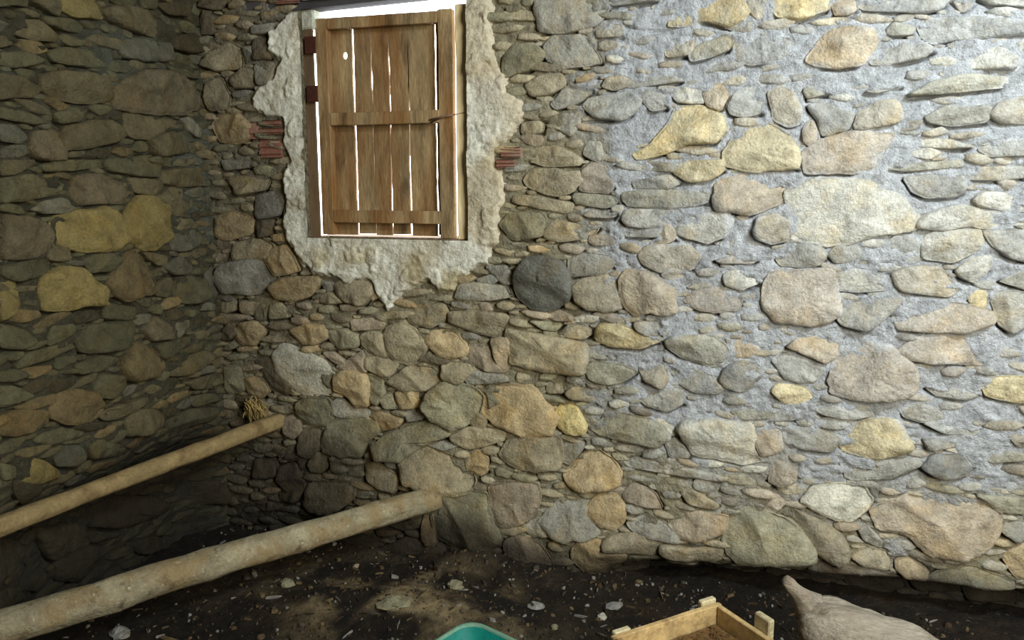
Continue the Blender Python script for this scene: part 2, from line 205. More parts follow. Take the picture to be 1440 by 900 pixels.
# ------------------------------------------------------------ stones traced on the photograph, in quarter pixels
STONES = """
@0,0
y 320,0 500,0 550,60 545,110 400,100 320,50
t 550,60 640,35 800,50 870,130 930,160 950,215 850,205 700,170 600,130
t 150,0 300,0 310,90 270,80
n -20,0 130,0 120,40 40,30 -20,40
n 210,95 380,110 450,150 420,185 330,170 240,140
t 70,115 200,120 290,200 280,235 150,220 60,190
n 260,290 350,270 560,290 575,370 480,380 300,350
n -20,300 120,290 230,340 180,365 60,380 -20,360
g 640,240 760,215 960,250 970,340 800,345 680,320
t -20,410 120,440 210,500 160,545 50,550 -20,560
t 220,430 330,400 480,410 570,450 605,530 560,575 400,580 290,550 230,500
p 620,560 660,470 740,410 900,400 1010,430 1100,540 1090,610 1010,640 850,640 700,620 640,600
n -20,600 130,630 250,690 150,700 -20,660
n 270,640 400,600 480,610 430,680 330,695
g -20,700 70,705 130,770 90,805 -20,790
p 120,830 180,740 290,735 345,800 340,895 240,905 160,890
t 340,720 500,680 620,680 695,760 640,800 480,830 350,840
t 690,640 850,660 1000,680 840,780 760,780 690,740
t 830,790 900,750 1050,740 1090,800 1060,850 890,880 850,850
w 1010,670 1070,660 1140,720 1130,770 1060,740
o 1200,700 1250,650 1350,645 1410,700 1400,780 1330,810 1240,790
t 1180,470 1250,440 1300,540 1290,610 1190,620 1170,560
t 1300,450 1380,380 1440,400 1430,490 1330,500
t 1130,370 1200,310 1300,240 1380,280 1370,380 1230,400
d 980,200 1100,190 1230,220 1220,290 1080,300 990,270
d 1060,120 1160,60 1220,100 1220,190 1120,190
g 1380,270 1480,260 1500,350 1400,360
d 880,20 1080,0 1070,90 950,80
d 1100,0 1300,0 1250,60 1130,50
n 600,0 760,0 720,40 640,30
n 770,0 880,0 870,50 780,50
n 940,370 1130,400 1130,440 1010,430
t -20,200 50,210 60,250 -20,270
@0,225
t -20,0 150,0 160,20 60,80 -20,85
n 190,30 330,0 560,0 570,40 380,60 230,65
n 580,0 880,-30 890,95 760,90 600,65
t 900,60 1080,40 1190,60 1190,140 1000,145 905,130
n -20,110 120,80 320,130 300,190 100,225 -20,240
p 370,200 390,100 520,80 650,130 690,190 630,240 500,245 420,250
t 700,100 880,110 905,150 860,195 760,185
w 190,240 310,210 440,260 330,300 220,300 140,280
t 860,210 960,155 1040,165 1095,250 1000,310 940,300
p -20,310 100,320 230,360 265,440 230,530 100,550 -20,555
y 265,340 400,290 560,270 650,340 670,460 600,500 420,510 290,480
y 680,290 740,220 850,210 930,270 915,450 860,495 780,500 680,430
t 240,500 290,480 350,490 355,560 290,570 245,560
n 430,560 560,510 660,560 620,620 480,630
n -20,600 200,555 250,570 250,640 60,680 -20,640
o 580,690 640,600 720,510 780,560 860,700 860,745 770,760 700,790 620,760
y 220,650 330,600 430,620 540,730 550,815 430,815 340,840 220,840 200,750
y -40,660 50,670 65,740 50,860 -40,900
g 910,600 1010,540 1080,600 1050,640 970,645
n 985,680 1060,655 1140,680 1160,750 1100,800 1020,805 980,760
g 1230,660 1260,590 1400,560 1500,570 1560,620 1540,720 1440,755 1280,745
b 1155,640 1200,600 1240,740 1190,770 1160,720
o 1190,320 1300,290 1420,330 1400,420 1290,450 1200,430
t 1310,540 1330,470 1440,440 1540,480 1530,550 1330,560
g 980,400 1080,390 1170,440 1100,490 1010,510 950,500
t 960,330 1060,330 1070,380 970,400
t 1280,100 1440,80 1520,90 1500,160 1350,200
g 1250,0 1400,0 1410,40 1270,60
t 1210,800 1320,780 1340,840 1270,860 1210,850
t 1360,790 1480,800 1460,870 1370,860
t 790,510 930,540 930,590 880,590 830,560
t 870,700 930,660 980,700 930,770 870,760
n 560,800 740,830 700,900 560,890
@0,450
n -20,20 100,50 180,120 100,160 -20,150
n 240,120 260,40 380,20 390,60 330,110 250,140
n 70,250 130,190 390,110 395,150 250,220 80,270
n 400,110 470,30 700,0 720,60 680,150 560,180 430,180
n 400,250 520,200 660,210 560,280 430,300
o 650,260 700,170 750,125 830,160 890,210 905,260 850,320 700,340
n 850,140 1060,90 1060,130 910,220
p 780,60 850,-20 970,20 960,100 830,115
w 980,20 1060,0 1060,40 1000,100
t 930,270 1000,220 1130,170 1180,200 1100,270 1040,310 940,310
n 1180,160 1320,110 1340,150 1290,170
t 1190,230 1310,210 1290,260 1220,270
o 1330,90 1350,20 1440,0 1500,60 1440,140 1370,130
d 1230,60 1290,10 1350,60 1300,110 1250,110
n 1230,350 1260,260 1370,260 1390,390 1300,415 1235,390
t 1020,350 1230,300 1225,380 1100,390
n 500,390 540,310 640,310 650,370 600,440 530,430
n -20,370 60,370 160,420 120,450 -20,490
o 240,500 310,410 400,390 500,410 550,470 520,540 440,585 330,580 260,550
o -20,540 100,500 230,510 235,570 160,620 60,650 -20,640
t 535,530 590,490 780,430 800,460 650,550 570,560
t 690,560 750,510 850,490 895,540 890,590 800,640 700,650
n 200,640 300,600 440,620 430,650 250,700 160,680
n 930,570 1050,510 1210,490 1180,560 1020,630 940,650
g 290,770 320,710 420,700 450,770 410,820 310,820
y 90,880 120,780 200,780 290,840 310,880 200,920 100,910
n -20,800 60,820 70,880 -20,900
n 470,700 550,670 660,700 640,760 500,780
g 840,430 930,410 940,430 850,460
n 1070,430 1200,410 1240,450 1100,490
d 1330,430 1420,430 1400,490 1330,480
@0,675
d 60,0 200,0 230,80 140,140 60,70
n -20,340 150,350 250,400 240,440 100,540 -20,600
t 340,340 360,290 600,270 645,360 640,400 540,430 460,480 390,430
p 180,290 260,250 320,270 250,305
d 640,200 740,120 1000,110 1050,180 900,260 800,290 660,280
d 650,310 820,320 810,340 670,380
d 270,480 350,450 350,490 300,530
d 220,560 380,510 440,580 360,650 240,640
d 480,480 640,400 760,400 870,350 740,450 660,540 600,590 490,590
n -20,640 200,620 300,680 -20,760
d 850,380 1000,330 1110,380 1080,400 920,440
d 1120,60 1230,0 1350,60 1280,130 1150,140
@360,0
g 0,150 120,130 210,110 190,160 80,190 0,200
d 0,210 60,210 100,330 0,345
g 0,370 120,350 100,470 20,480
@360,225
g 0,200 140,170 155,240 130,310 0,330
d 0,340 100,340 80,420 10,440
o 60,560 110,490 170,480 220,560 250,620 180,640 110,650
o 90,710 160,660 340,655 370,690 300,770 200,790 120,770
t 330,780 420,740 500,800 410,810
g 360,670 450,690 450,730 400,740
t 455,710 490,670 640,680 660,750 600,820 520,800 470,760
t 640,740 690,720 700,770 650,790
g 1120,780 1150,700 1250,690 1400,710 1420,770 1300,790
b 1240,670 1330,640 1370,670 1340,695 1260,690
t 1120,650 1200,640 1240,665 1180,700 1130,690
t 860,870 900,810 1040,810 1080,860 1070,900 980,940 880,920
g 1290,600 1400,590 1440,640 1430,700 1380,690
n 0,760 130,790 70,860 60,900 0,890
n 80,890 90,810 150,800 200,880
@360,450
o 200,60 290,20 390,30 410,100 340,135 270,130
n 415,60 500,50 580,90 575,150 480,160 420,110
p 535,0 640,-10 720,20 700,50 540,60
t 585,80 660,60 720,80 720,150 745,205 680,200 600,140
t 720,90 750,40 830,20 900,60 960,150 900,240 860,245 790,235 740,160
o 945,100 1010,60 1110,70 1180,150 1175,200 1070,215 1030,205 970,150
t 1085,10 1100,-40 1200,-50 1400,-30 1435,60 1400,95 1300,90 1180,50
p 1185,170 1220,130 1310,150 1330,220 1400,290 1290,285 1200,230
p 1320,110 1430,100 1430,280 1390,290 1340,210
w 105,200 160,145 200,145 370,220 430,300 425,410 240,415 170,350 120,300
o 440,310 500,280 620,300 640,380 630,480 560,480 510,420 445,390
p 375,180 450,180 530,260 450,245
p 460,260 600,170 620,180 610,260 640,290 500,285
t 610,210 660,200 800,240 760,310 700,310 620,270
t 745,350 850,260 1000,270 1040,330 980,390 850,400 780,370
t 1050,240 1200,240 1230,280 1150,360 1040,330
g 1165,320 1200,280 1400,310 1420,345 1200,365
n 640,330 700,310 730,400 680,480 640,450
n 690,440 760,410 790,500 720,500
o 780,400 970,400 930,490 820,500
n 945,480 980,400 1060,355 1200,370 1280,430 1250,520 1190,590 1110,610 1020,580
o 1270,450 1300,370 1440,370 1560,380 1640,480 1680,540 1650,640 1500,640 1350,590 1280,520
t 1200,560 1240,520 1300,560 1290,610 1240,620 1210,590
n 230,470 290,440 410,440 450,550 400,590 300,580 240,540
g 420,470 460,440 560,480 630,510 620,545 480,545 430,520
o 640,540 700,515 830,560 800,600 710,620
g 840,520 890,505 955,540 930,560 850,570
d 0,220 100,210 200,380 180,415 80,370
n 380,690 430,560 570,560 680,580 690,630 630,680 600,760 500,760 390,735
d 245,640 270,610 370,610 370,720 310,770 250,740
n 310,790 350,740 410,750 410,820 380,850 330,840
n 660,710 740,640 850,600 1000,560 1080,650 940,700 830,780 700,770
t 820,790 950,700 1100,760 1240,880 1200,960 1000,960 860,900
t 1100,650 1200,600 1400,620 1390,680 1200,720 1120,690
o 1185,790 1240,730 1310,770 1310,840 1270,865 1200,830
t 625,810 680,790 750,830 830,880 800,950 700,930 640,870
d 0,780 120,780 130,870 0,880
d 140,820 230,800 300,900 200,960 140,900
o -70,330 0,318 50,350 80,400 30,440 -40,410
p 150,560 200,535 250,560 262,620 220,665 160,640
@360,675
t 300,120 320,0 560,0 570,90 500,140 440,175 350,150
d 150,0 310,0 290,50 250,110 160,100
o 960,220 975,170 1010,170 1030,250 1050,320 1000,340 965,290
n 1020,180 1060,80 1300,60 1340,180 1390,300 1320,370 1230,350 1120,320 1050,280
n 780,220 950,190 940,240 850,255
d 740,350 880,290 1080,330 1080,420 900,420 820,380
t 1100,400 1400,400 1560,490 1600,560 1440,640 1250,590 1200,520 1120,470
d 500,300 730,290 720,340 560,350
@720,0
g 140,0 480,0 540,40 470,140 300,180 170,180 140,80
g 540,-20 830,-20 820,10 560,30
y 885,150 900,90 1000,0 1280,-10 1320,70 1290,110 1220,155 1080,120 1000,150
t 1325,0 1430,0 1430,80 1390,125 1340,90
n -50,330 20,250 120,245 190,310 100,390 -40,430
g 185,270 230,205 400,200 460,290 500,350 430,370 290,380 210,340
t 80,480 150,430 280,410 300,470 220,530 110,540
t 470,180 500,140 620,140 620,205 480,215
t 860,260 1030,230 1030,250 1000,310 870,320
n 1000,300 1060,250 1200,200 1235,230 1220,280 1130,320 1010,345
b 1260,240 1440,210 1560,230 1600,300 1440,360 1330,370 1250,330
t 500,490 540,430 640,430 700,470 580,510
g 650,440 920,430 960,460 800,480 660,500
g 220,580 290,500 450,520 370,580 250,615
b 405,600 450,550 640,520 720,560 700,620 620,680 480,665
g 730,560 740,500 880,540 870,610 780,625
w 910,540 970,490 1060,480 1080,580 1000,585 930,570
o 1075,530 1100,480 1190,480 1220,540 1170,625 1100,600
b 1215,600 1250,530 1350,470 1410,500 1400,640 1290,655 1230,640
y 800,800 880,700 920,620 1060,600 1180,660 1190,740 1130,810 1000,810 900,850 740,890 700,860
y 1200,860 1240,780 1330,730 1450,700 1560,780 1610,860 1600,950 1530,955 1400,960 1290,955 1215,930
t 100,870 150,830 250,820 340,860 390,900 380,930 180,935 110,910
g 270,650 400,620 380,700 330,770 260,720
g 400,870 430,790 500,800 520,880 480,910
t 60,690 150,680 185,700 170,745 60,755
@720,225
t 70,110 130,50 250,50 300,70 380,60 390,120 330,180 260,200 180,190 90,150
p 400,60 450,10 520,10 560,90 570,150 540,185 385,170
n 345,210 370,185 560,200 590,240 530,270 370,250
t 20,200 120,200 340,240 330,290 270,295 20,245
g 400,310 440,280 590,300 570,325 440,325
t 190,400 250,340 380,360 490,380 440,430 280,460 190,440
n -60,360 0,290 170,300 190,330 180,430 20,450
g 330,530 400,520 560,540 570,600 480,640 340,655 320,600
s 20,640 60,570 160,540 260,570 320,640 320,770 250,830 130,830 50,780 20,720
t 345,720 400,670 540,640 600,690 625,820 540,850 430,840 360,790
o 605,680 650,620 800,640 900,720 930,850 850,870 780,850 700,870 640,810
n 635,190 700,170 1000,165 1100,190 1080,240 900,270 680,260 640,230
g 620,330 640,275 900,275 930,310 860,370 740,380 650,370
g 640,395 850,380 820,435 650,430
o 800,460 870,350 930,400 920,450 830,480
y 900,50 960,10 1180,0 1190,60 1100,120 990,125 920,80
g 690,120 880,80 950,130 900,160 700,160
o 1140,210 1150,130 1250,80 1440,70 1570,80 1590,180 1480,250 1330,305 1160,280
w 920,400 1000,310 1200,290 1240,340 1200,430 1100,465 990,440
t 1360,400 1380,320 1480,300 1560,350 1560,440 1460,470 1370,440
t 720,530 760,480 1000,480 1050,540 1010,610 840,630 740,580
g 840,640 900,600 990,610 990,660 890,680
w 1190,640 1260,600 1350,620 1380,690 1290,730 1200,700
p 1140,560 1240,535 1370,560 1350,580 1180,580
p 970,790 1040,730 1200,700 1290,790 1260,840 1150,855 1050,840
t 980,715 1080,680 1180,690 1060,725
w 1205,530 1240,430 1280,500 1250,530
@720,450
t -20,60 40,65 300,110 410,140 410,210 390,290 280,295 130,270 0,240
n 100,0 290,20 240,65 170,50
t 290,80 340,30 430,40 450,80 400,110 310,100
y 475,70 500,20 620,20 720,70 830,90 820,120 700,155 560,145 480,110
g 690,10 830,0 840,80 760,85 700,50
n 870,110 920,85 1130,80 1210,140 1200,240 1120,255 950,200 890,150
p 1200,100 1300,110 1400,160 1340,205 1260,205
n 420,270 470,230 620,250 700,290 620,350 520,360 440,330
t 720,260 780,240 860,240 880,340 850,385 740,340
b 890,250 990,235 1100,300 1200,370 1150,410 1040,410 930,350
s 1165,330 1200,260 1290,220 1400,260 1420,320 1300,405 1200,370
t 195,350 280,350 290,410 200,415
t 300,410 360,370 540,410 530,450 440,460 330,440
g 730,440 870,370 970,390 960,470 870,510 760,480
y 245,530 270,480 350,470 420,590 410,640 310,640 260,600
n 430,600 510,570 540,510 800,560 880,650 800,710 640,680 480,640
w 800,580 830,550 930,620 910,655 840,610
g 860,680 920,655 1010,740 990,770 890,770
w 930,610 980,570 1150,560 1340,580 1370,700 1390,780 1290,800 1150,770 1030,750 980,680
t -60,740 0,660 110,650 270,660 275,830 150,840 0,800
o 305,860 370,780 480,730 560,780 610,850 600,930 480,950 350,940
g 640,790 720,780 1180,870 1160,900 900,870 660,830
p 1350,650 1440,600 1520,620 1530,730 1400,760
n 1230,510 1440,490 1560,520 1560,550 1300,560
g 280,700 400,690 400,730 330,810 285,790
@720,675
p -110,20 0,0 150,0 165,100 130,180 60,220 -50,230 -90,150
g 175,210 240,130 300,100 430,110 430,190 510,280 430,320 360,300 310,325 240,300
o 430,140 490,80 600,80 640,160 630,230 590,265 500,240 440,190
g 70,240 120,190 170,190 190,240 230,290 130,290
p -20,310 60,290 170,330 240,420 240,465 120,455 0,430
p 625,80 680,20 790,60 850,160 760,150 650,120
g 650,240 760,190 860,240 940,310 930,345 830,330 700,290
t 520,330 560,290 700,290 840,340 830,390 770,405 530,370
o 350,400 390,310 510,320 540,380 640,390 630,450 500,490 420,480
n 630,480 660,410 830,420 820,480 720,515 640,500
t 840,400 850,350 1000,370 1190,375 1180,430 1050,465 900,430
p 880,240 940,170 1100,180 1200,190 1200,270 1100,320 1020,335 930,300
t 950,60 1020,50 1160,130 1140,160 990,130
d 770,530 870,450 1030,470 1060,560 960,620 820,600
n 1200,300 1230,200 1330,150 1440,170 1560,230 1680,340 1680,440 1440,460 1280,450 1220,390
n 200,540 260,460 380,490 370,560 260,580
t 0,450 100,450 190,540 80,600 -40,620 -120,560
d 1190,560 1440,540 1700,560 1680,600 1300,600
d 1090,520 1180,540 1170,590 1100,580
d 380,510 540,500 560,550 400,545
d 570,510 700,500 760,570 720,650 600,640
@1080,0
y 0,0 340,-10 330,60 180,115 50,100
p 350,20 490,0 495,60 440,95 370,90
b 510,10 560,-10 1010,-10 950,60 830,80 540,60
p 1035,0 1150,0 1110,70 1080,70
b 1180,-10 1480,-10 1480,40 1250,30
b 840,150 900,110 1100,100 1520,130 1520,190 1200,220 1050,230 930,250 870,210
o 220,340 280,240 370,170 590,160 600,260 520,370 400,385 260,375
n 650,180 700,130 820,150 800,200 680,210
g 560,340 600,280 720,240 900,260 925,290 860,330 650,375 580,365
w 1040,380 1080,290 1200,250 1310,270 1390,350 1370,400 1200,395
n 800,540 900,470 1100,420 1350,440 1340,490 1000,530
n 190,510 240,480 330,530 220,560
g 540,520 600,490 740,490 600,530
t 0,520 60,490 140,530 190,620 180,700 100,710 30,670
o 190,740 220,680 260,690 280,780 240,830 195,800
g 220,600 300,580 480,640 460,730 300,765 275,680
t 480,720 500,640 600,570 720,570 750,670 700,700 540,730
n 880,660 980,600 1230,600 1220,690 1000,710 890,690
t 1240,640 1300,580 1440,540 1520,600 1500,690 1300,700
t 720,740 780,680 870,680 820,730
w 760,780 1000,780 1160,830 1000,835 820,820
g 1170,840 1300,790 1480,780 1480,880 1250,880
p 190,870 280,800 450,750 690,760 640,860 600,960 400,975 220,970
w 800,850 900,830 980,860 900,900 820,880
n 690,950 800,920 1080,900 1080,940 800,965
@1080,225
g 1110,90 1180,40 1430,40 1430,100 1300,115 1150,110
g 770,100 850,85 1090,90 1105,160 1060,205 900,215 820,180
w 110,200 280,120 560,130 700,200 800,300 830,340 800,400 600,420 470,460 350,475 230,460 110,430 140,330
w 1150,230 1200,180 1330,185 1480,230 1480,290 1290,280 1180,260
w 830,380 870,310 1080,250 1250,290 1480,320 1480,380 1200,385 1130,370 1000,400
g 50,550 90,490 210,470 300,490 325,550 280,595 150,600 80,590
g 335,530 380,480 500,480 530,540 460,575 380,575
g 680,480 700,430 820,430 865,560 780,580 690,555
w 870,550 860,470 900,410 1180,390 1210,460 1130,530 1020,575
w 1050,620 1140,550 1250,540 1240,620 1150,690 1080,660
g 1210,400 1480,400 1480,580 1350,550 1260,480
w 560,530 600,510 620,590 570,580
p -20,720 10,640 100,620 360,630 380,760 400,850 350,900 250,920 50,910 -20,830
w 385,700 390,640 520,600 690,690 680,730 500,740 400,735
t 700,640 780,600 960,600 1050,720 1000,760 760,740 710,700
p 720,860 770,800 1100,810 1265,860 1255,920 1100,970 900,960 740,950
g 390,890 460,800 740,770 740,800 640,900 560,960 430,930
y 1120,780 1170,730 1230,740 1220,840 1150,820
g 1250,780 1290,740 1480,750 1480,900 1380,980 1300,920
n 1300,680 1440,610 1480,620 1480,740 1380,710
@1080,450
o 110,150 180,100 260,85 390,100 390,200 330,245 230,200
p 730,170 850,90 1000,75 1200,90 1230,200 1200,250 1080,240 900,240 800,220
g 20,230 80,190 200,210 320,270 260,345 180,355 100,330
p 340,330 400,220 520,140 660,140 780,220 830,330 820,400 700,440 580,450 480,430 360,400
y 20,400 50,355 200,370 260,440 210,490 80,460
y 1210,380 1260,320 1440,320 1500,330 1500,460 1380,460 1230,430
g 890,380 1000,370 1190,420 1100,450 950,430
g 740,500 850,470 960,500 1000,550 900,580 770,550
y 410,700 480,600 600,550 730,570 780,660 810,710 750,740 640,770 520,760 430,730
g 40,640 120,600 300,610 400,670 330,740 200,720 80,690
g 0,570 100,500 230,530 180,560
g 250,500 500,470 610,500 600,540 450,560 300,530
b 870,580 1000,560 1200,610 1160,650 1000,640
g 870,660 1100,665 1090,710 900,730
s 860,820 920,760 1100,750 1150,830 1080,880 950,880
p 20,800 60,790 160,830 150,900 60,930 0,900
t 1340,640 1480,620 1480,700 1400,710
n 1150,740 1300,730 1480,750 1480,790 1250,800
g 400,760 560,790 820,770 850,810 700,880 450,900
@1080,675
w 190,110 250,40 400,20 540,40 585,110 540,170 470,220 370,210 240,150
p 600,170 760,90 1080,90 1200,140 1300,190 1290,290 1200,400 1080,430 900,400 800,300 640,270
t 60,180 130,150 260,210 400,290 450,400 410,465 320,430 200,340 100,240
t 460,420 560,380 660,400 690,450 670,500 540,480
o 720,450 800,440 900,510 880,560 780,550 720,500
n 900,560 960,510 1150,480 1380,570 1370,600 1200,640 1020,610
o 1320,440 1400,370 1480,360 1480,560 1390,540
p -40,180 0,120 60,90 110,120 60,160 0,200
d 230,500 290,450 540,490 820,570 800,600 600,590 400,560
g 1310,290 1340,240 1440,230 1480,300 1400,350
n 1170,80 1480,110 1480,200 1300,180
d 430,600 780,640 800,720 700,760 480,700
d 0,600 200,530 230,620 0,650
g 510,280 560,250 640,340 640,380 540,340
d 820,640 1100,650 1200,750 900,740
d 1150,680 1400,700 1480,760 1480,820 1200,800
"""
PAL = dict(t=(166, 152, 124), y=(218, 196, 132), o=(188, 164, 124), g=(152, 151, 146), b=(146, 150, 151), w=(200, 196, 182), d=(84, 68, 50), p=(172, 154, 134), s=(96, 98, 96), n=(146, 142, 116))
def corner_px(py): return project(np.array([0, 0, on_y(315, py)[2]]))[0]
back, left = [], []
ox = oy = 0
for ln in STONES.strip().splitlines():
    if ln[0] == '@': ox, oy = map(int, ln[1:].split(',')); continue
    c, *pts = ln.split(); P = np.array([[float(a) for a in p.split(',')] for p in pts])/4+[ox, oy]
    m = P.mean(0); cx = corner_px(m[1])
    if m[0] < cx:
        Q = np.array([on_x(min(p[0], cx-1), p[1]) for p in P]); left.append((c, np.c_[-Q[:, 1], Q[:, 2]]))
    else:
        Q = np.array([on_y(max(p[0], cx+1), p[1]) for p in P]); back.append((c, Q[:, [0, 2]]))
# opening in the back wall
U0 = on_y(431, 180)[0]; U1 = on_y(657, 180, -.02)[0]; V0 = on_y(550, 336)[2]; V1 = on_y(655, -14)[2]
LZ0 = on_y(432, 13)[2]; LZS = (on_y(560, -1)[2]-LZ0)/(on_y(560, -1)[0]-U0)
# ------------------------------------------------------------ wall relief
_a = on_y(1000, 797); _b = on_y(1430, 836); RU0, RB0, RBS = _a[0], _a[2], (_b[2]-_a[2])/(_b[0]-_a[0])
def relief_back(u, v):
    h = .022*fbm(u*1.3, v*1.6, 0, 5, 2)+.008*fbm(u*5, v*6, 0, 9, 2)
    vb = RB0+RBS*(u-RU0); rec = sm(u, 1.40, 1.75)*(1-sm(v, vb-.05, vb+.03))        # the footing is hollowed out on the right
    bat = (1-sm(v, 0.0, .5))*.03*(1-sm(u, 1.3, 1.8))
    near = np.maximum(np.maximum(U0-u, u-U1), V0-v)   # flat around the opening
    return h*sm(near, -.01, .12)-rec*.15+bat
def relief_left(u, v):
    return .025*fbm(u*1.3+9, v*1.6, 0, 6, 2)+.01*fbm(u*5, v*6, 0, 8, 2)-.10*(1-sm(v, .30, .5))*sm(u, .05, .2)*(1-sm(u, .75, 1.1))
def cement(u, v, left=False):
    """share of fresh grey cement in the joints: high to the right of the window"""
    if left: return .12+.35*sm(fbm(u*3, v*3, 0, 31, 3), .05, .4)
    a = sm(u, 1.15, 1.75)*(.25+.75*sm(v, .25, .7))
    a = np.maximum(a, .8*sm(.09-np.abs(u-1.52+.03*fbm(v*3, v*0, 0, 3, 2)), 0, .05)*sm(v, .9, 1.1))
    return np.clip(a+.25*fbm(u*3, v*3, 0, 30, 3)*(a > .05), .06, 1)
C_CEM = np.array(lin((202, 205, 208))); C_CEML = np.array(lin((100, 104, 92))); C_MUD = np.array(lin((158, 150, 124))); C_MUDL = np.array(lin((80, 76, 58))); C_GRIME_SHADE = np.array(lin((36, 29, 21)))  # left mud darkened to paint shade; last tone serves dirt and painted shade
def grime_shade(u, v, left=False):
    """dung and soil splashed on the foot of the walls, plus painted shade"""
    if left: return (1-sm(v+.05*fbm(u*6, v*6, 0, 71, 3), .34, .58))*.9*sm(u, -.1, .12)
    vb = (RB0+RBS*(u-RU0))*sm(u, .9, 1.4)+.12*(1-sm(u, .9, 1.4)); g = 1-sm(v+.04*fbm(u*6, v*6, 0, 70, 3), vb-.03, vb+.10)  # soil along the foot, also painting shade into the footing hollow
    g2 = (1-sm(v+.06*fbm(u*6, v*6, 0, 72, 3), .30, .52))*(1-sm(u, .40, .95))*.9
    g3 = (1-sm(u+.12*fbm(u*5, v*5, 0, 73, 3), .12, .62))*.45     # corner shade painted into the wall colour
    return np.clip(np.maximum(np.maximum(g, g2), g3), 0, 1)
def emb_back(u, v, h): return np.stack([u, -h, v], -1)
def emb_left(u, v, h): return np.stack([h, -u, v], -1)
DUST = {False: np.array(lin((158, 148, 124))), True: np.array(lin((140, 134, 104)))}
# ------------------------------------------------------------ filler stones: largest free spots first
AN = 2.0
def fillers(polys, umax, vmax, cap_in, cap_out, vis, blocked, rmin, seed):
    rs = np.random.RandomState(seed); g = .008
    us = np.arange(0, umax, g); vs = np.arange(0, vmax, g); X, Y = np.meshgrid(us, vs)
    D = np.full(X.shape, .5)
    for P in polys:
        Q = P*[1, AN]; lo = Q.min(0)-.16; hi = Q.max(0)+.16
        i0, i1 = max(int(lo[0]/g), 0), int(hi[0]/g)+2; j0, j1 = max(int(lo[1]/AN/g), 0), int(hi[1]/AN/g)+2
        sx, sy = X[j0:j1, i0:i1], Y[j0:j1, i0:i1]*AN
        if sx.size: D[j0:j1, i0:i1] = np.minimum(D[j0:j1, i0:i1], sdf(Q, sx, sy))
    D = np.where(blocked(X, Y), -1, D)
    inv = vis(X, Y); capm = np.where(inv, cap_in, cap_out*(.75+.35*fbm(X*4, Y*6, 0, seed, 2)))
    D = D*(1+.10*rs.uniform(-1, 1, D.shape))
    out = []
    E = np.minimum(D, capm)
    while len(out) < 2600:
        k = int(E.argmax()); j, i = divmod(k, X.shape[1]); r = E[j, i]
        if r < rmin: break
        if r >= capm[j, i]*.999:      # many spots tie at the cap: take one at random
            c = np.argwhere(E >= capm*.999); j, i = c[rs.randint(len(c))]; r = E[j, i]
        u, v = X[j, i], Y[j, i]
        e = rs.uniform(.8, 1.0)
        out.append((u, v, r*e, bool(inv[j, i])))
        R = int((r+cap_out*1.3)/g)+2; a, b, c0, d = max(j-R, 0), j+R, max(i-R, 0), i+R
        dd = np.hypot(X[a:b, c0:d]-u, (Y[a:b, c0:d]-v)*AN)-r
        D[a:b, c0:d] = np.minimum(D[a:b, c0:d], dd)
        E[a:b, c0:d] = np.minimum(D[a:b, c0:d], capm[a:b, c0:d])
    return out
PX_PLASTER = [(425,-12),(425,10),(405,18),(380,45),(376,75),(398,85),(385,108),(362,122),(358,152),(374,162),(398,168),(400,200),(405,225),(398,260),(402,290),(396,318),(400,335),(412,352),(425,372),(445,385),(475,392),(490,398),(522,396),(530,415),(545,436),(560,424),(580,405),(605,398),(615,412),(640,408),(645,392),(672,378),(690,372),(692,350),(706,342),(700,320),(708,290),(715,260),(712,238),(696,232),(703,205),(725,190),(738,165),(735,140),(712,130),(712,105),(700,85),(692,55),(692,20),(688,-12)]
PLAST = np.array([on_y(*p)[[0, 2]] for p in PX_PLASTER])
def blk_back(X, Y):
    return ((X > U0-.03) & (X < U1+.03) & (Y > V0-.03) & (Y < V1+.12)) | (sdf(PLAST, X, Y) < .012)
def vis_back(X, Y): return (X < 2.70) & (Y < 2.02)
def vis_left(X, Y): return (X < .98) & (Y < 2.02)
fb = fillers([p for _, p in back], 4.2, 2.6, .040, .085, vis_back, blk_back, .0125, 11)
fl = fillers([p for _, p in left], 4.5, 2.6, .040, .085, vis_left, lambda X, Y: X < -1, .0115, 12)
def filler_poly(u, v, r, rs):
    n = rs.randint(5, 8); th = np.sort((np.arange(n)+rs.uniform(-.32, .32, n))*2*math.pi/n); a = rs.uniform(1.0, 1.9); k = rs.uniform(.78, 1.2, n)*r*1.04
    tilt = rs.uniform(-.18, .18); x = np.cos(th)*k*a; y = np.sin(th)*k/AN/a**.3
    return np.c_[u+x*math.cos(tilt)-y*math.sin(tilt), v+x*math.sin(tilt)+y*math.cos(tilt)]
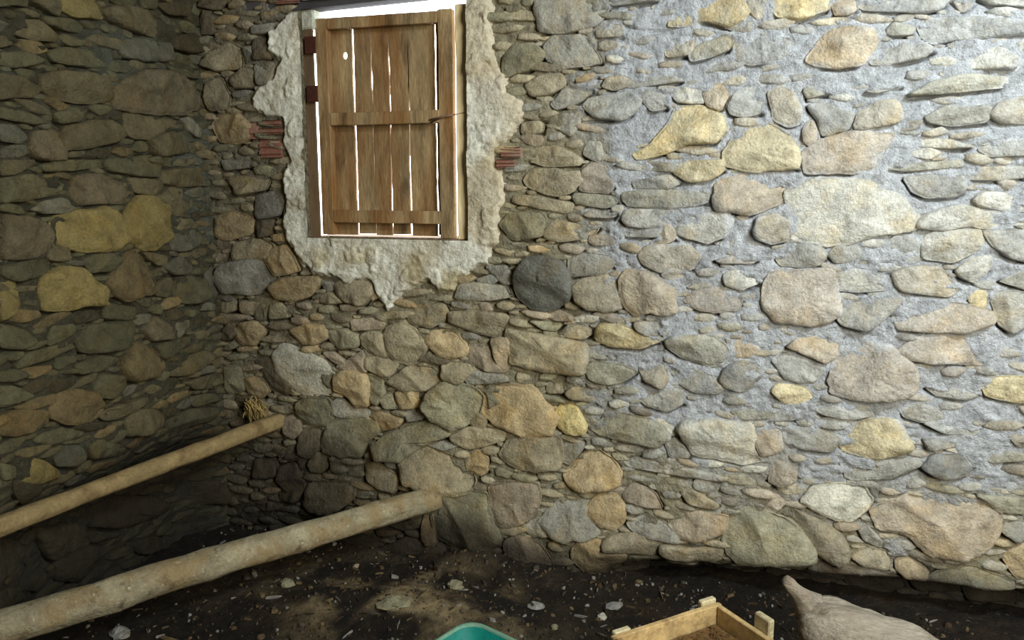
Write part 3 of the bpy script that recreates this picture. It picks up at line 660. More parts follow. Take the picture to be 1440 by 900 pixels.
def stone_mesh(poly, code, emb, relief, cem, grm_shade, seed, lowres=False, grow=1.09):
    rs = np.random.RandomState(seed); P = np.array(poly, float)
    A = .5*np.sum(P[:, 0]*np.roll(P[:, 1], -1)-np.roll(P[:, 0], -1)*P[:, 1])
    if A < 0: P = P[::-1]; A = -A
    ctr = P.mean(0)
    d = np.linalg.norm(P-ctr, axis=1)
    for _ in range(1):
        Q = np.roll(P, -1, 0); q = .11
        P = np.stack([P*(1-q)+Q*q, P*q+Q*(1-q)], 1).reshape(-1, 2)
    # resample evenly
    L = np.linalg.norm(np.roll(P, -1, 0)-P, axis=1); per = L.sum(); cum = np.r_[0, np.cumsum(L)]
    n = int(np.clip(per/.010, 16, 64)) if not lowres else int(np.clip(per/.03, 7, 12))
    t = np.linspace(0, per, n, endpoint=False); PP = np.vstack([P, P[:1]])
    P = np.c_[np.interp(t, cum, PP[:, 0]), np.interp(t, cum, PP[:, 1])]
    minor = A/per*4
    dirv = P-ctr; P = ctr+dirv*((1.0 if lowres else grow)+.09*fbm(P[:, 0]*34, P[:, 1]*34, seed*.7, seed, 3)[:, None])
    H = min(.042, .20*minor+.005)*rs.uniform(.75, 1.2)
    if code in 'gwb' : H *= .8
    if minor < .032: H *= .65
    if lowres: prof = [(1.0, -.035), (1.0, .15*H), (.84, .75*H), (.5, H)]
    else: prof = [(.97, -.045), (1.01, -.05*H), (1.0, .34*H), (.96, .66*H), (.88, .85*H), (.72, .95*H), (.52, 1.0*H), (.32, 1.02*H), (.14, 1.02*H)]
    if minor > .06 and not lowres and rs.rand() < .55: prof = [(a, b if a > .97 else b*.92+.08*H) for a, b in prof]
    tl = rs.uniform(-.20, .20, 2); tl[1] -= .08
    V = []
    for s, h in prof:
        X = ctr+(P-ctr)*s
        hh = np.full(n, h)
        if s < 1:
            amp = .36*H if not lowres else .15*H
            hh = hh+amp*fbm(X[:, 0]*22, X[:, 1]*28, seed*1.3, seed, 3)+.5*amp*fbm(X[:, 0]*70, X[:, 1]*85, seed, seed+5, 2)
            if not lowres:   # a broken facet or two
                for fx, fy, fo in facets_of(seed):
                    pl = H*(1.05)-((X[:, 0]-ctr[0])*fx+(X[:, 1]-ctr[1])*fy)*.55-fo*H
                    hh = np.minimum(hh, np.maximum(pl, (.50 if s < .9 else .25)*h))
        hh = hh+((X-ctr)@tl)*(h/H if h > 0 else 0)
        V.append(np.c_[X, hh])
    V.append(np.array([[ctr[0], ctr[1], V[-1][:, 2].mean()]]))
    V = np.vstack(V); m = len(prof)
    lift = .010*cem(V[:, 0], V[:, 1]); lift[:n] = 0; V[:, 2] += relief(V[:, 0], V[:, 1])+lift
    dm = (.40 if code not in 'yows' else .22) if minor > .035 else .62
    c = (np.array(lin(PAL[code]))*(1-dm)+DUST[emb is emb_left]*dm)*rs.uniform(.80, 1.15)*(np.array([.42, .41, .34]) if emb is emb_left else np.array([1.22, 1.24, 1.20]))  # left wall: mossy tint, darkened further to paint in its shade
    ce = cem(V[:, 0], V[:, 1])[:, None]; ring = np.r_[np.repeat([p[0] for p in prof], n), 0][:, None]
    smear = np.maximum(sm(fbm(V[:, 0]*16, V[:, 1]*16, 0, 40, 3)[:, None]+(ring-.95)*2.0+(ce-.9)*.6, .0, .5)*ce*.85, ce*.38)
    colv = np.broadcast_to(c, (len(V), 3))
    colv = colv*(1-smear)+(C_CEML if emb is emb_left else C_CEM)*smear
    g = grm_shade(V[:, 0], V[:, 1])[:, None]*.9
    colv = colv*(1-g)+C_GRIME_SHADE*g
    W = emb(V[:, 0], V[:, 1], V[:, 2])
    idx = np.arange(n); F4 = []
    for r in range(m-1):
        a = r*n+idx; b = r*n+(idx+1) % n; F4.append(np.c_[a, b, b+n, a+n])
    F4 = np.vstack(F4); last = (m-1)*n
    F3 = np.c_[last+idx, last+(idx+1) % n, np.full(n, m*n)]
    return W, F4, F3, colv
_fac = {}
def facets_of(seed):
    if seed not in _fac:
        r = np.random.RandomState(seed+999); k = r.randint(1, 5)
        _fac[seed] = [(math.cos(a), math.sin(a), o) for a, o in zip(r.uniform(0, 6.28, k), r.uniform(-.05, .25, k))]
    return _fac[seed]
def build_wall_stones(wall, polys, fill, emb, relief, cem, grm_shade, codes, seed, flip):
    rs = np.random.RandomState(seed); items = [(p, c) for c, p in polys]
    fin = sorted([f for f in fill if f[3]], key=lambda f: -f[2]); room = 298-len(items)
    stuffs = []
    for i, f in enumerate(fin+[f for f in fill if not f[3]]):
        inn = i < len(fin)
        if inn and f[2] < .017 and rs.rand() < .35: continue
        if inn and cem(np.array(f[0]), np.array(f[1])) > .55 and rs.rand() < .45: continue
        p = filler_poly(f[0], f[1], f[2], rs); c = codes(f[0], f[1], rs)
        if inn and room > 0: items.append((p, c)); room -= 1
        else: stuffs.append((p, c))
    for i, (p, c) in enumerate(items):
        W, F4, F3, cv = stone_mesh(p, c, emb, relief, cem, grm_shade, seed*1000+i)
        faces = [tuple(f) for f in F4.tolist()]+[tuple(f) for f in F3.tolist()]
        if flip: faces = [f[::-1] for f in faces]
        mesh_obj('stone', W, faces, M_stone, wall, cv)
    Vs, T, Cs = [], [], []; off = 0
    for i, (p, c) in enumerate(stuffs):
        W, F4, F3, cv = stone_mesh(p, c, emb, relief, cem, grm_shade, seed*1000+500+i, True)
        tri = np.vstack([F4[:, [0, 1, 2]], F4[:, [0, 2, 3]], F3])+off
        if flip: tri = tri[:, ::-1]
        Vs.append(W); T.append(tri); Cs.append(cv); off += len(W)
    o = mesh_obj('rubble', np.vstack(Vs), np.ascontiguousarray(np.vstack(T)), M_stone, wall, np.vstack(Cs)); tag(o, 'small rubble stones packed between the larger ones', kind='stuff')
def fine_coarse(a, b, fine, end, coarse): return np.r_[np.arange(a, b, fine), np.arange(b, end+coarse*.5, coarse)]
def wall_mesh(name, us, vs, polys, emb, relief, cem, grm_shade, hole, flip, mud, seed):
    X, Y = np.meshgrid(us, vs); Sd = np.full(X.shape, .2)
    for P in polys:
        lo, hi = P.min(0)-.04, P.max(0)+.04
        i0, i1 = np.searchsorted(us, lo[0]), np.searchsorted(us, hi[0]); j0, j1 = np.searchsorted(vs, lo[1]), np.searchsorted(vs, hi[1])
        if i1 > i0 and j1 > j0: Sd[j0:j1, i0:i1] = np.minimum(Sd[j0:j1, i0:i1], sdf(P, X[j0:j1, i0:i1], Y[j0:j1, i0:i1]))
    ce = cem(X, Y)
    gv = np.gradient(Sd, axis=0)/np.gradient(Y, axis=0)
    low = sm(-gv, .1, .8)*(1-sm(Sd, .006, .016))*sm(fbm(X*9, Y*9, 0, seed+3, 2)+.35-.15*ce, -.1, .25)
    side = (1-sm(Sd, .002, .012))*sm(fbm(X*11, Y*11, 0, seed+4, 2)-.15*ce, -.05, .3)*(1-.7*ce)
    h = .001+.014*ce+.007*fbm(X*14, Y*18, 0, seed, 3)+.005*fbm(X*60, Y*70, 0, seed+1, 3)
    crk = (1-sm(np.abs(fbm(X*6+3*fbm(X*2, Y*2, 0, seed+21, 2), Y*26, 0, seed+20, 3)), .0, .05))*sm(fbm(X*5, Y*5, 0, seed+22, 2), -.05, .2)
    h = h-.012*crk*sm(Sd, .0, .01)+.006*fbm(X*24, Y*42, 0, seed+23, 3)
    h = h-.030*np.maximum(low, side*.75)
    h = h+relief(X, Y)
    n = mud*(1+.25*fbm(X*7, Y*7, 0, seed+6, 3))[..., None]
    cc = sm(ce+.35*fbm(X*10, Y*10, 0, seed+7, 3), .15, .75)[..., None]
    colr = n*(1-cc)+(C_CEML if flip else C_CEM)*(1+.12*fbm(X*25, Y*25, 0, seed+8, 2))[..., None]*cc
    g = grm_shade(X, Y)[..., None]*.9
    colr = colr*(1-g)+C_GRIME_SHADE*g
    V = emb(X, Y, h).reshape(-1, 3); nu, nv = len(us), len(vs)
    I = (np.arange(nv-1)[:, None]*nu+np.arange(nu-1)[None]); Fq = np.stack([I, I+1, I+nu+1, I+nu], -1)
    if hole:
        mu = (us[:-1]+us[1:])/2; mv = (vs[:-1]+vs[1:])/2
        k = ~(((mu > hole[0]) & (mu < hole[1]))[None] & ((mv > hole[2]) & (mv < hole[3]))[:, None]); Fq = Fq[k]
    Fq = Fq.reshape(-1, 4)
    if flip: Fq = np.ascontiguousarray(Fq[:, ::-1])
    return mesh_obj(name, V, Fq, M_mortar, None, colr.reshape(-1, 3))


# ------------------------------------------------------------ the setting: back wall
us = fine_coarse(-.05, 2.72, .005, 4.25, .05); vs = fine_coarse(-.08, 2.05, .005, 2.65, .05)
us[np.argmin(abs(us-U0))] = U0; us[np.argmin(abs(us-U1))] = U1; vs[np.argmin(abs(vs-V0))] = V0; vs[np.argmin(abs(vs-V1))] = V1
wall_back = tag(wall_mesh('wall_back', us, vs, [p for _, p in back], emb_back, relief_back, cement, grime_shade, (U0, U1, V0, V1), False, C_MUD, 50), kind='structure')
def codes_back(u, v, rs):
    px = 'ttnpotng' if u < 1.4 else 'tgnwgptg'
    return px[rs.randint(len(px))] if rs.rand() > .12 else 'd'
build_wall_stones(wall_back, back, fb, emb_back, relief_back, cement, grime_shade, codes_back, 1, False)
# reveals (splayed upwards and outwards) and the outer face
TH = .25
def slab(name, pts, faces, m, parent, kind=None):
    o = mesh_obj(name, pts, faces, m, parent, col=np.array(lin((196, 190, 170))), smooth=False); return o
a0, a1, b0, b1 = U0, U1, V0, V1
e0, e1, f0, f1 = U0-.24, U1+.05, V0-.02, V1+.16
rv = [(a0, .0, b0), (a1, .0, b0), (a1, .0, b1), (a0, .0, b1), (e0, TH, f0), (e1, TH, f0), (e1, TH, f1), (e0, TH, f1)]
slab('reveal', rv, [(0, 4, 5, 1), (1, 5, 6, 2), (3, 7, 4, 0)], M_plaster, wall_back)
ou = [-.4, e0, e1, 4.5]; ov = [-.1, f0, f1, 2.7]; Vv = [(x, TH, z) for z in ov for x in ou]; Ff = [(j*4+i, j*4+i+1, j*4+i+5, j*4+i+4) for j in range(3) for i in range(3) if not (i == 1 and j == 1)]
slab('outer_face', Vv, Ff, M_mortar, wall_back)
# timber lintel over the opening, its underside cut away towards the outside
lz = V1; lx0, lx1 = U0-.22, U1+.25
zin = LZ0
pr = [(-.012, zin-.002), (.05, zin-.002), (TH, zin+.155), (TH, zin+.24), (-.012, zin+.085)]
pr[2] = (TH, zin+.12); pr[3] = (TH, zin+.30); pr[4] = (-.012, zin+.13)
Vl = [(lx0, y, z+LZS*(lx0-U0)) for y, z in pr]+[(lx1, y, z+LZS*(lx1-U0)) for y, z in pr]; k = len(pr)
Fl = [(i, (i+1) % k, (i+1) % k+k, i+k) for i in range(k)]+[tuple(range(k))[::-1], tuple(range(k, 2*k))]
o = mesh_obj('lintel', Vl, Fl, M_beam, wall_back, smooth=False, recalc=True); tag(o, 'grey timber lintel over the window opening')
# plaster surround
g = .004; px_ = np.arange(PLAST[:, 0].min()-.02, PLAST[:, 0].max()+.02, g); py_ = np.arange(PLAST[:, 1].min()-.02, V1+.10, g)
px_[np.argmin(abs(px_-U0))] = U0; px_[np.argmin(abs(px_-U1))] = U1; py_[np.argmin(abs(py_-V0))] = V0; py_[np.argmin(abs(py_-V1))] = V1
X, Y = np.meshgrid(px_, py_); sd = sdf(PLAST, X, Y)+.018*fbm(X*26, Y*26, 0, 90, 4)
edge = np.maximum(np.maximum(U0-X, X-U1), np.maximum(V0-Y, -1))
h = .022*sm(-sd, -.002, .016)-.014*(1-sm(-sd, -.012, 0.0))+.005*fbm(X*16, Y*10, 0, 91, 3)+.0028*fbm(X*60, Y*60, 0, 92, 3)
h += .006*sm(-fbm(X*14, Y*14, 0, 93, 3), .15, .3)*sm(-sd, .0, .02)
h += relief_back(X, Y)
nu = len(px_); nv = len(py_); I = (np.arange(nv-1)[:, None]*nu+np.arange(nu-1)[None])
mu = (px_[:-1]+px_[1:])/2; mv = (py_[:-1]+py_[1:])/2
ins = sdf(PLAST, *np.meshgrid(mu, mv))+.018*fbm(np.meshgrid(mu, mv)[0]*26, np.meshgrid(mu, mv)[1]*26, 0, 90, 4) < .005
keep = ins & ~((((mu > U0) & (mu < U1))[None]) & ((mv > V0) & (mv < V1))[:, None])
Fq = np.stack([I, I+1, I+nu+1, I+nu], -1)[keep]
cw = np.array(lin((236, 234, 218))); cb = np.array(lin((212, 200, 174))); cy = np.array(lin((206, 194, 158)))
t1 = sm(fbm(X*5, Y*4, 0, 95, 3)+.5*sm(X, U1-.05, U1+.05), .05, .55)[..., None]
colp = cw*(1-t1)+cb*t1
t2 = (sm(fbm(X*8, Y*8, 0, 96, 3), .1, .5)*(1-sm(Y, V0-.1, V0+.05))*(X > U0))[..., None]; colp = colp*(1-t2)+cy*t2
used = np.unique(Fq); mp_ = np.zeros(nu*nv, int); mp_[used] = np.arange(len(used))
o = mesh_obj('plaster', emb_back(X, Y, h).reshape(-1, 3)[used], np.ascontiguousarray(mp_[Fq.reshape(-1, 4)]), M_plaster, wall_back, colp.reshape(-1, 3)[used]); tag(o, 'ragged off-white plaster smeared around the window')
# brick edges showing where the plaster has come off
def brick(px0, py0, px1, py1, grooves):
    A = on_y(px0, py1); B = on_y(px1, py0); u0, u1, v0, v1 = A[0], B[0], A[2], B[2]; n = grooves*2+1; V = []; Fc = []
    for i in range(n+1):
        z = v0+(v1-v0)*i/n
        for hgt in ((.010, .018) if i % 2 else (.018, .010)): V += [(u0, -hgt, z), (u1, -hgt, z)]
    m = len(V)//2
    V = [(x, y-float(relief_back(np.array(x), np.array(z))), z) for x, y, z in V]
    for i in range(m-1): Fc.append((2*i, 2*i+1, 2*i+3, 2*i+2))
    back_ = [(x, .02, z) for x, y, z in V]; V2 = V+back_; q = len(V)
    for i in range(m-1): Fc += [(2*i+2, 2*i+2+q, 2*i+q, 2*i), (2*i+1, 2*i+1+q, 2*i+3+q, 2*i+3)]
    Fc += [(0, q, q+1, 1), (q-2, q-1, 2*q-1, 2*q-2)]
    mesh_obj('brick', V2, Fc, M_brick, wall_back, smooth=False)
for b_ in ((372, 169, 397, 178, 1), (366, 180, 402, 190, 1), (368, 196, 398, 222, 2), (394, 0, 424, 9, 2), (706, 207, 734, 222, 3), (700, 224, 726, 237, 2), (352, 172, 364, 196, 1)): brick(*b_)
# ------------------------------------------------------------ left wall
us = fine_coarse(-.05, 1.02, .005, 4.6, .05); vs = fine_coarse(-.08, 2.05, .005, 2.65, .05)
cl = lambda u, v: cement(u, v, True); gl = lambda u, v: grime_shade(u, v, True)
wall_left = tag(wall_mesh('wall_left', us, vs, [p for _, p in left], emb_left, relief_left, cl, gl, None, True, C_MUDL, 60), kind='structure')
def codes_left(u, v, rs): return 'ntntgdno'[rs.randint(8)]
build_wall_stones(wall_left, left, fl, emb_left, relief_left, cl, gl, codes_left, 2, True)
# ------------------------------------------------------------ unseen walls, roof, floor
def plainwall(name, x0, x1, y0, y1, z0, z1, holes=None):
    n = 60; V = []; L = math.hypot(x1-x0, y1-y0); A = np.linspace(0, 1, n); B = np.linspace(z0, z1, 36); X, Y = np.meshgrid(A, B)
    nx, ny = -(y1-y0)/L, (x1-x0)/L; h = .03*fbm(X*L*7, Y*10, 0, 77, 3)
    V = np.stack([x0+(x1-x0)*X+nx*h, y0+(y1-y0)*X+ny*h, Y], -1).reshape(-1, 3)
    I = (np.arange(35)[:, None]*n+np.arange(n-1)[None]); Fq = np.stack([I, I+1, I+n+1, I+n], -1).reshape(-1, 4)
    return tag(mesh_obj(name, V, Fq, M_mortar, None, np.array(lin((140, 130, 108)))), kind='structure')
plainwall('wall_right', 4.2, 4.2, .1, -3.5, -.1, 2.65)
plainwall('wall_rear', 4.3, -.1, -3.35, -3.35, -.1, 2.65)
ceil = tag(empty('ceiling'), kind='structure')
for i in range(24):
    y = -4.5+.2*i
    box('board', (2.1, y, 2.66), 2.25, .097, .012, M_board, ceil, bevel=.003)
fx = fine_coarse(-.30, 2.8, .012, 4.3, .06); fy = -np.r_[np.arange(-.33, 1.3, .012), np.arange(1.3, 4.65, .06)]
X, Y = np.meshgrid(fx, fy)
def floor_h(X, Y):
    h = .018*fbm(X*3, Y*3, 0, 80, 3)+.010*fbm(X*14, Y*14, 0, 81, 3)+.006*fbm(X*45, Y*45, 0, 82, 2)
    c = on_z(490, 850); d = ((X-c[0]-.1)/.42)**2+((Y-c[1])/.13)**2
    h = h+.045*np.exp(-d)                                   # trodden ledge
    c2 = on_z(690, 800); h = h+.05*np.exp(-(((X-c2[0])/.28)**2+((Y-c2[1])/.10)**2))
    return h
Hh = floor_h(X, Y); cA = np.array(lin((34, 27, 19))); cB = np.array(lin((150, 132, 98)))
c = on_z(560, 850); tt = np.clip(np.exp(-(((X-c[0])/.38)**2+((Y-c[1])/.22)**2))*1.3*sm(fbm(X*9, Y*9, 0, 84, 3), -.3, .35), 0, 1)[..., None]
colf = cA*(1-tt)+cB*tt
nu, nv = len(fx), len(fy); I = (np.arange(nv-1)[:, None]*nu+np.arange(nu-1)[None]); Fq = np.stack([I, I+nu, I+nu+1, I+1], -1).reshape(-1, 4)
floor = tag(mesh_obj('floor', np.stack([X, Y, Hh], -1).reshape(-1, 3), Fq, M_floor, None, colf.reshape(-1, 3)), kind='structure')
# litter trodden into the floor
rs = np.random.RandomState(8); V = []; T = []; Cc = []; off = 0
for i in range(2600):
    x = rs.uniform(.02, 2.6); y = -rs.uniform(.0, 1.15)**1.0; r = rs.uniform(.002, .006) if rs.rand() < .9 else rs.uniform(.006, .012)
    long = rs.rand() < .22; n = 6; th = np.arange(n)*2*math.pi/n+rs.uniform(0, 1); k = rs.uniform(.6, 1.2, n)*r; a = rs.uniform(0, 6.28)
    lx = np.cos(th)*k*(3.5 if long else 1.3); ly = np.sin(th)*k*(.28 if long else 1)
    pxs = x+lx*math.cos(a)-ly*math.sin(a); pys = y+lx*math.sin(a)+ly*math.cos(a); z0 = float(floor_h(np.array(x), np.array(y)))
    t = r*.5; tx, ty = rs.uniform(-.3, .3, 2); zz = z0+.002+(pxs-x)*tx+(pys-y)*ty
    V.append(np.r_[np.c_[pxs, pys, zz-.004], np.c_[x+(pxs-x)*.85, y+(pys-y)*.85, zz+t], [[x, y, z0+.003+t]]])
    for j in range(n):
        q = (j+1) % n; T += [(off+j, off+q, off+n+q), (off+j, off+n+q, off+n+j), (off+n+j, off+n+q, off+2*n)]
    c_ = lin([(128, 124, 116), (82, 68, 46), (100, 84, 58), (60, 46, 30), (74, 66, 56), (52, 42, 30)][rs.randint(6)]); Cc.append(np.tile(c_, (2*n+1, 1))); off += 2*n+1
lit = mesh_obj('litter', np.vstack(V), np.array(T), M_chip, None, np.vstack(Cc), smooth=False); tag(lit, 'chips, dung crumbs and straw bits trodden over the dark floor', 'litter', kind='stuff')
# single loose stones on the floor
def loose(px, py, wpx, hpx, code, label, seed):
    P = on_z(px, py, .02); P[2] = float(floor_h(P[0], P[1])); dep = project(P)[2]; r = wpx/F*dep/2; rz = max(hpx/F*dep*.45, .006)
    rs = np.random.RandomState(seed); V = []; Fc = []; n, m = 10, 6
    a = rs.uniform(0, 3)
    for j in range(m+1):
        ph = -math.pi/2+math.pi*j/m
        for i in range(n):
            th = 2*math.pi*i/n; d = np.array([math.cos(ph)*math.cos(th), math.cos(ph)*math.sin(th), math.sin(ph)])
            k = 1+.55*float(fbm(d[0]*1.6+seed, d[1]*1.6, d[2]*1.6, seed, 2)); V.append([d[0]*r*k, d[1]*r*.8*k, d[2]*rz*k])
    for j in range(m):
        for i in range(n): Fc.append((j*n+i, j*n+(i+1) % n, (j+1)*n+(i+1) % n, (j+1)*n+i))
    o = mesh_obj('loose_stone', V, Fc, M_stone, None, np.array(lin(PAL[code])), smooth=False); o.location = (P[0], P[1], P[2]+rz*.3); o.rotation_euler = (0, 0, math.radians(rs.uniform(-20, 20)))
    tag(o, label, 'stone', 'loose stones on the floor')
loose(402, 822, 20, 18, 'n', 'olive-grey upright stone on the dark floor below the thick pole', 1)
loose(168, 886, 30, 16, 'g', 'flat grey stone on the floor at the lower left under the thick pole', 2)
loose(847, 862, 15, 11, 'w', 'pale rounded pebble on the floor left of the wooden crate', 3)
loose(779, 879, 11, 12, 'n', 'small upright pebble on the floor between green tub and crate', 4)
loose(864, 847, 26, 11, 'g', 'broken grey-white stone chip just behind the pale pebble by the crate', 5)
loose(755, 848, 24, 14, 'g', 'grey stone chip on the floor behind the small upright pebble', 6)
loose(500, 789, 9, 7, 'p', 'tiny pinkish pebble at the wall foot under the end of the thick pole', 7)
loose(555, 858, 44, 16, 'n', 'broad pale flat stone bedded in the floor ledge left of the green tub', 8)
loose(640, 826, 22, 16, 'n', 'light crusty stone lump at the right end of the floor ledge', 9)
# ------------------------------------------------------------ window frame
win = tag(empty('window_1', ((U0+U1)/2, .03, V0)), kind='structure'); wl = np.array(win.location)
YS = .035
jL0, jL1 = on_y(436.5, 180, .011)[0], on_y(444.6, 180, .011)[0]; jR0, jR1 = on_y(641.5, 180, .005)[0], U1+.004
zt = on_y(440, 43, YS)[2]; zb = V0
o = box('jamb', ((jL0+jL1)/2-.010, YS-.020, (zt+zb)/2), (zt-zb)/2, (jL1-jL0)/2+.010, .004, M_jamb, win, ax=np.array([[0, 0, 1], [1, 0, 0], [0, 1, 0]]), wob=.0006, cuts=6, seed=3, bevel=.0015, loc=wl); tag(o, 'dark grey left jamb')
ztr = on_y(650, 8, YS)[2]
o = box('jamb', ((jR0+jR1)/2, YS+.010, (ztr+zb)/2), (ztr-zb)/2, (jR1-jR0)/2, .040, M_jamb_glow, win, ax=np.array([[0, 0, 1], [1, 0, 0], [0, 1, 0]]), wob=.0015, cuts=6, seed=4, loc=wl); tag(o, 'right jamb with daylight glow painted into its pale wood')
box('sill', ((U0+U1)/2, .10, V0-.005), (U1-U0)/2+.01, .10, .008, M_jamb, win, wob=.001, cuts=4, loc=wl)
o = box('plaster_block', ((on_y(428, 30, .03)[0]+on_y(447, 30, .03)[0])/2-.012, .05, (LZ0+.01+zt)/2), (on_y(447, 30)[0]-on_y(430, 30)[0])/2+.012, .045, (LZ0+.01-zt)/2, M_plaster, wall_back, bevel=.006)
ca = o.data.color_attributes.new('tint', 'FLOAT_COLOR', 'POINT'); ca.data.foreach_set('color', np.tile([*lin((205, 206, 190)), 1], len(o.data.vertices)))
# ------------------------------------------------------------ shutter
sh = tag(empty('window_shutter', (0, 0, 0)), 'weathered brown plank shutter with daylight between its boards', 'shutter')
def sx(px): return on_y(px, 200, YS-.015)[0]
def sxp(px): return on_y(px, 200, YS+.018)[0]
def sz(py, px=550): return on_y(px, py, YS)[2]
ztop = sz(24, 500); zbot = V0+.006; z1a, z1b = sz(38, 550), ztop; AXV = np.array([[0, 0, 1], [1, 0, 0], [0, 1, 0]])
sh.location = ((sx(449)+sx(637))/2, YS, zbot); sl = np.array(sh.location)
def vbar(name, xa, xb, za, zb_, y, t, m, seed, wob=.0012, cuts=8, parent=sh):
    return box(name, ((xa+xb)/2, y, (za+zb_)/2), (zb_-za)/2, (xb-xa)/2, t/2, m, parent, ax=AXV, wob=wob, cuts=cuts, seed=seed, loc=sl, bevel=.002)
def hbar(name, xa, xb, za, zb_, y, t, seed): return box(name, ((xa+xb)/2, y, (za+zb_)/2), (xb-xa)/2, t/2, (zb_-za)/2, M_plank, sh, wob=.0008, cuts=5, seed=seed, loc=sl, bevel=.002)
vbar('stile', sx(449), sx(465), zbot+.004, ztop, YS, .030, M_plank, 1)
vbar('stile', sx(617.5), sx(637.5), zbot-.002, ztop+.004, YS, .030, M_plank, 2)
hbar('rail', sx(465), sx(618), sz(37), ztop, YS, .030, 3)
hbar('rail', sx(465), sx(618), sz(175), sz(157), YS-.002, .028, 4)
hbar('rail', sx(465), sx(618), sz(314), sz(296), YS-.002, .028, 5)
edges = [(458, 499.4), (501.4, 524.8), (526.2, 548.9), (550.2, 575.2), (576.9, 613.2), (615.2, 626)]
yp = YS+.024
for i, (a, b_) in enumerate(edges):
    # boards with irregular edges, so the slits of daylight vary in width
    n = 40; zz = np.linspace(zbot+.003+(.004 if i % 2 else 0), ztop-.006, n); rs = np.random.RandomState(60+i)
    la = sxp(a)+.0016*vnoise(zz*9, zz*0, 0, 7*i)+.0011*vnoise(zz*45, zz*0, 0, 7*i+1); lb = sxp(b_)+.0018*vnoise(zz*8, zz*0, 0, 7*i+2)+.0012*vnoise(zz*40, zz*0, 0, 7*i+3)
    if i == 0: lb -= .0012*sm(zz, sz(150), sz(40))
    if i == 1: lb -= .003*np.exp(-((zz-sz(115))/.04)**2)-.0016*sm(zz, sz(90), sz(70)); lb -= .002*np.exp(-((zz-sz(190))/.03)**2)
    if i == 2: lb += .0012*sm(zz, sz(80), sz(60)); la += 0
    if i == 3: lb -= .0030*sm(-zz, -sz(230), -sz(290)); lb += .0034*sm(zz, sz(150), sz(120))
    if i == 4: la -= .0034*sm(zz, sz(150), sz(120))
    hole = None
    if i == 0: hole = (sxp(489.5), sz(73.5), .0100)
    V = []; Fc = []
    for y in (yp-.006, yp+.004):
        V += [(la[j], y, zz[j]) for j in range(n)]+[(lb[j], y, zz[j]) for j in range(n)]
    for j in range(n-1): Fc += [(j, n+j, n+j+1, j+1), (2*n+j, 2*n+j+1, 3*n+j+1, 3*n+j), (j, j+1, 2*n+j+1, 2*n+j), (n+j, 3*n+j, 3*n+j+1, n+j+1)]
    Fc += [(0, 2*n, 3*n, n), (n-1, 2*n-1, 4*n-1, 3*n-1)]
    V = [tuple(np.array(v)-sl) for v in V]
    if hole:
        # the knot hole: re-cut the board around it
        hx, hz, hr = hole; jn = int(np.argmin(abs(zz-hz))); j0, j1 = jn-2, jn+2
        Fc = [f for f in Fc if not ((len(f) == 4) and (f[:2] in [(j, n+j) for j in range(j0, j1)] or f[:2] in [(2*n+j, 2*n+j+1) for j in range(j0, j1)]))]
        K = 16; ang = np.arange(K)*2*math.pi/K; base = len(V)
        rect = []
        za_, zb_ = zz[j0], zz[j1]; xa_, xb_ = (la[j0]+la[j1])/2, (lb[j0]+lb[j1])/2
        for side, y in enumerate((yp-.006, yp+.004)):
            for q in ang: V.append(tuple(np.array((hx+math.cos(q)*hr*.8, y, hz+math.sin(q)*hr*1.2))-sl))
            for q in ang:
                dx, dz = math.cos(q), math.sin(q); s_ = min(((xb_ if dx > 0 else xa_)-hx)/dx if abs(dx) > 1e-6 else 9, ((zb_ if dz > 0 else za_)-hz)/dz if abs(dz) > 1e-6 else 9)
                V.append(tuple(np.array((hx+dx*s_, y, hz+dz*s_))-sl))
        for q in range(K):
            r_ = (q+1) % K
            Fc += [(base+q, base+r_, base+K+r_, base+K+q), (base+2*K+q, base+3*K+q, base+3*K+r_, base+2*K+r_), (base+q, base+2*K+q, base+2*K+r_, base+r_)]
        for side in (0, 1):   # corner triangles
            for cx_, cz_ in ((xa_, za_), (xb_, za_), (xb_, zb_), (xa_, zb_)):
                V.append(tuple(np.array((cx_, (yp-.006, yp+.004)[side], cz_))-sl)); ci = len(V)-1; q0 = math.atan2(cz_-hz, cx_-hx) % (2*math.pi); qa = int(q0/(2*math.pi/K)); Fc.append((base+K+side*2*K+qa, base+K+side*2*K+(qa+1) % K, ci))
    mesh_obj('plank', V, Fc, M_plank, sh, smooth=False, recalc=True)
for (py, hh) in ((66, 24), (134, 23)):
    za, zb_ = sz(py+hh/2, 445), sz(py-hh/2, 445)
    box('hinge', ((sx(439)+sx(454))/2, YS-.037, (za+zb_)/2), (sx(454)-sx(439))/2, .003, (zb_-za)/2, M_rust, sh, loc=sl, bevel=.001)
Va, Fa = tube([on_y(605, 168.5, YS-.020), on_y(628, 163, YS-.026), on_y(653, 158.5, YS-.030)], [.0035, .003, .0025], 8, 1, .02)
o = mesh_obj('latch_rod', Va-sl, Fa, M_iron, sh, recalc=True)
Va, Fa = tube([on_y(606, 172, YS-.017), on_y(618, 167, YS-.019)], [.0028, .0024], 8, 1, .02); mesh_obj('latch_wire', Va-sl, Fa, M_rust, sh, recalc=True)
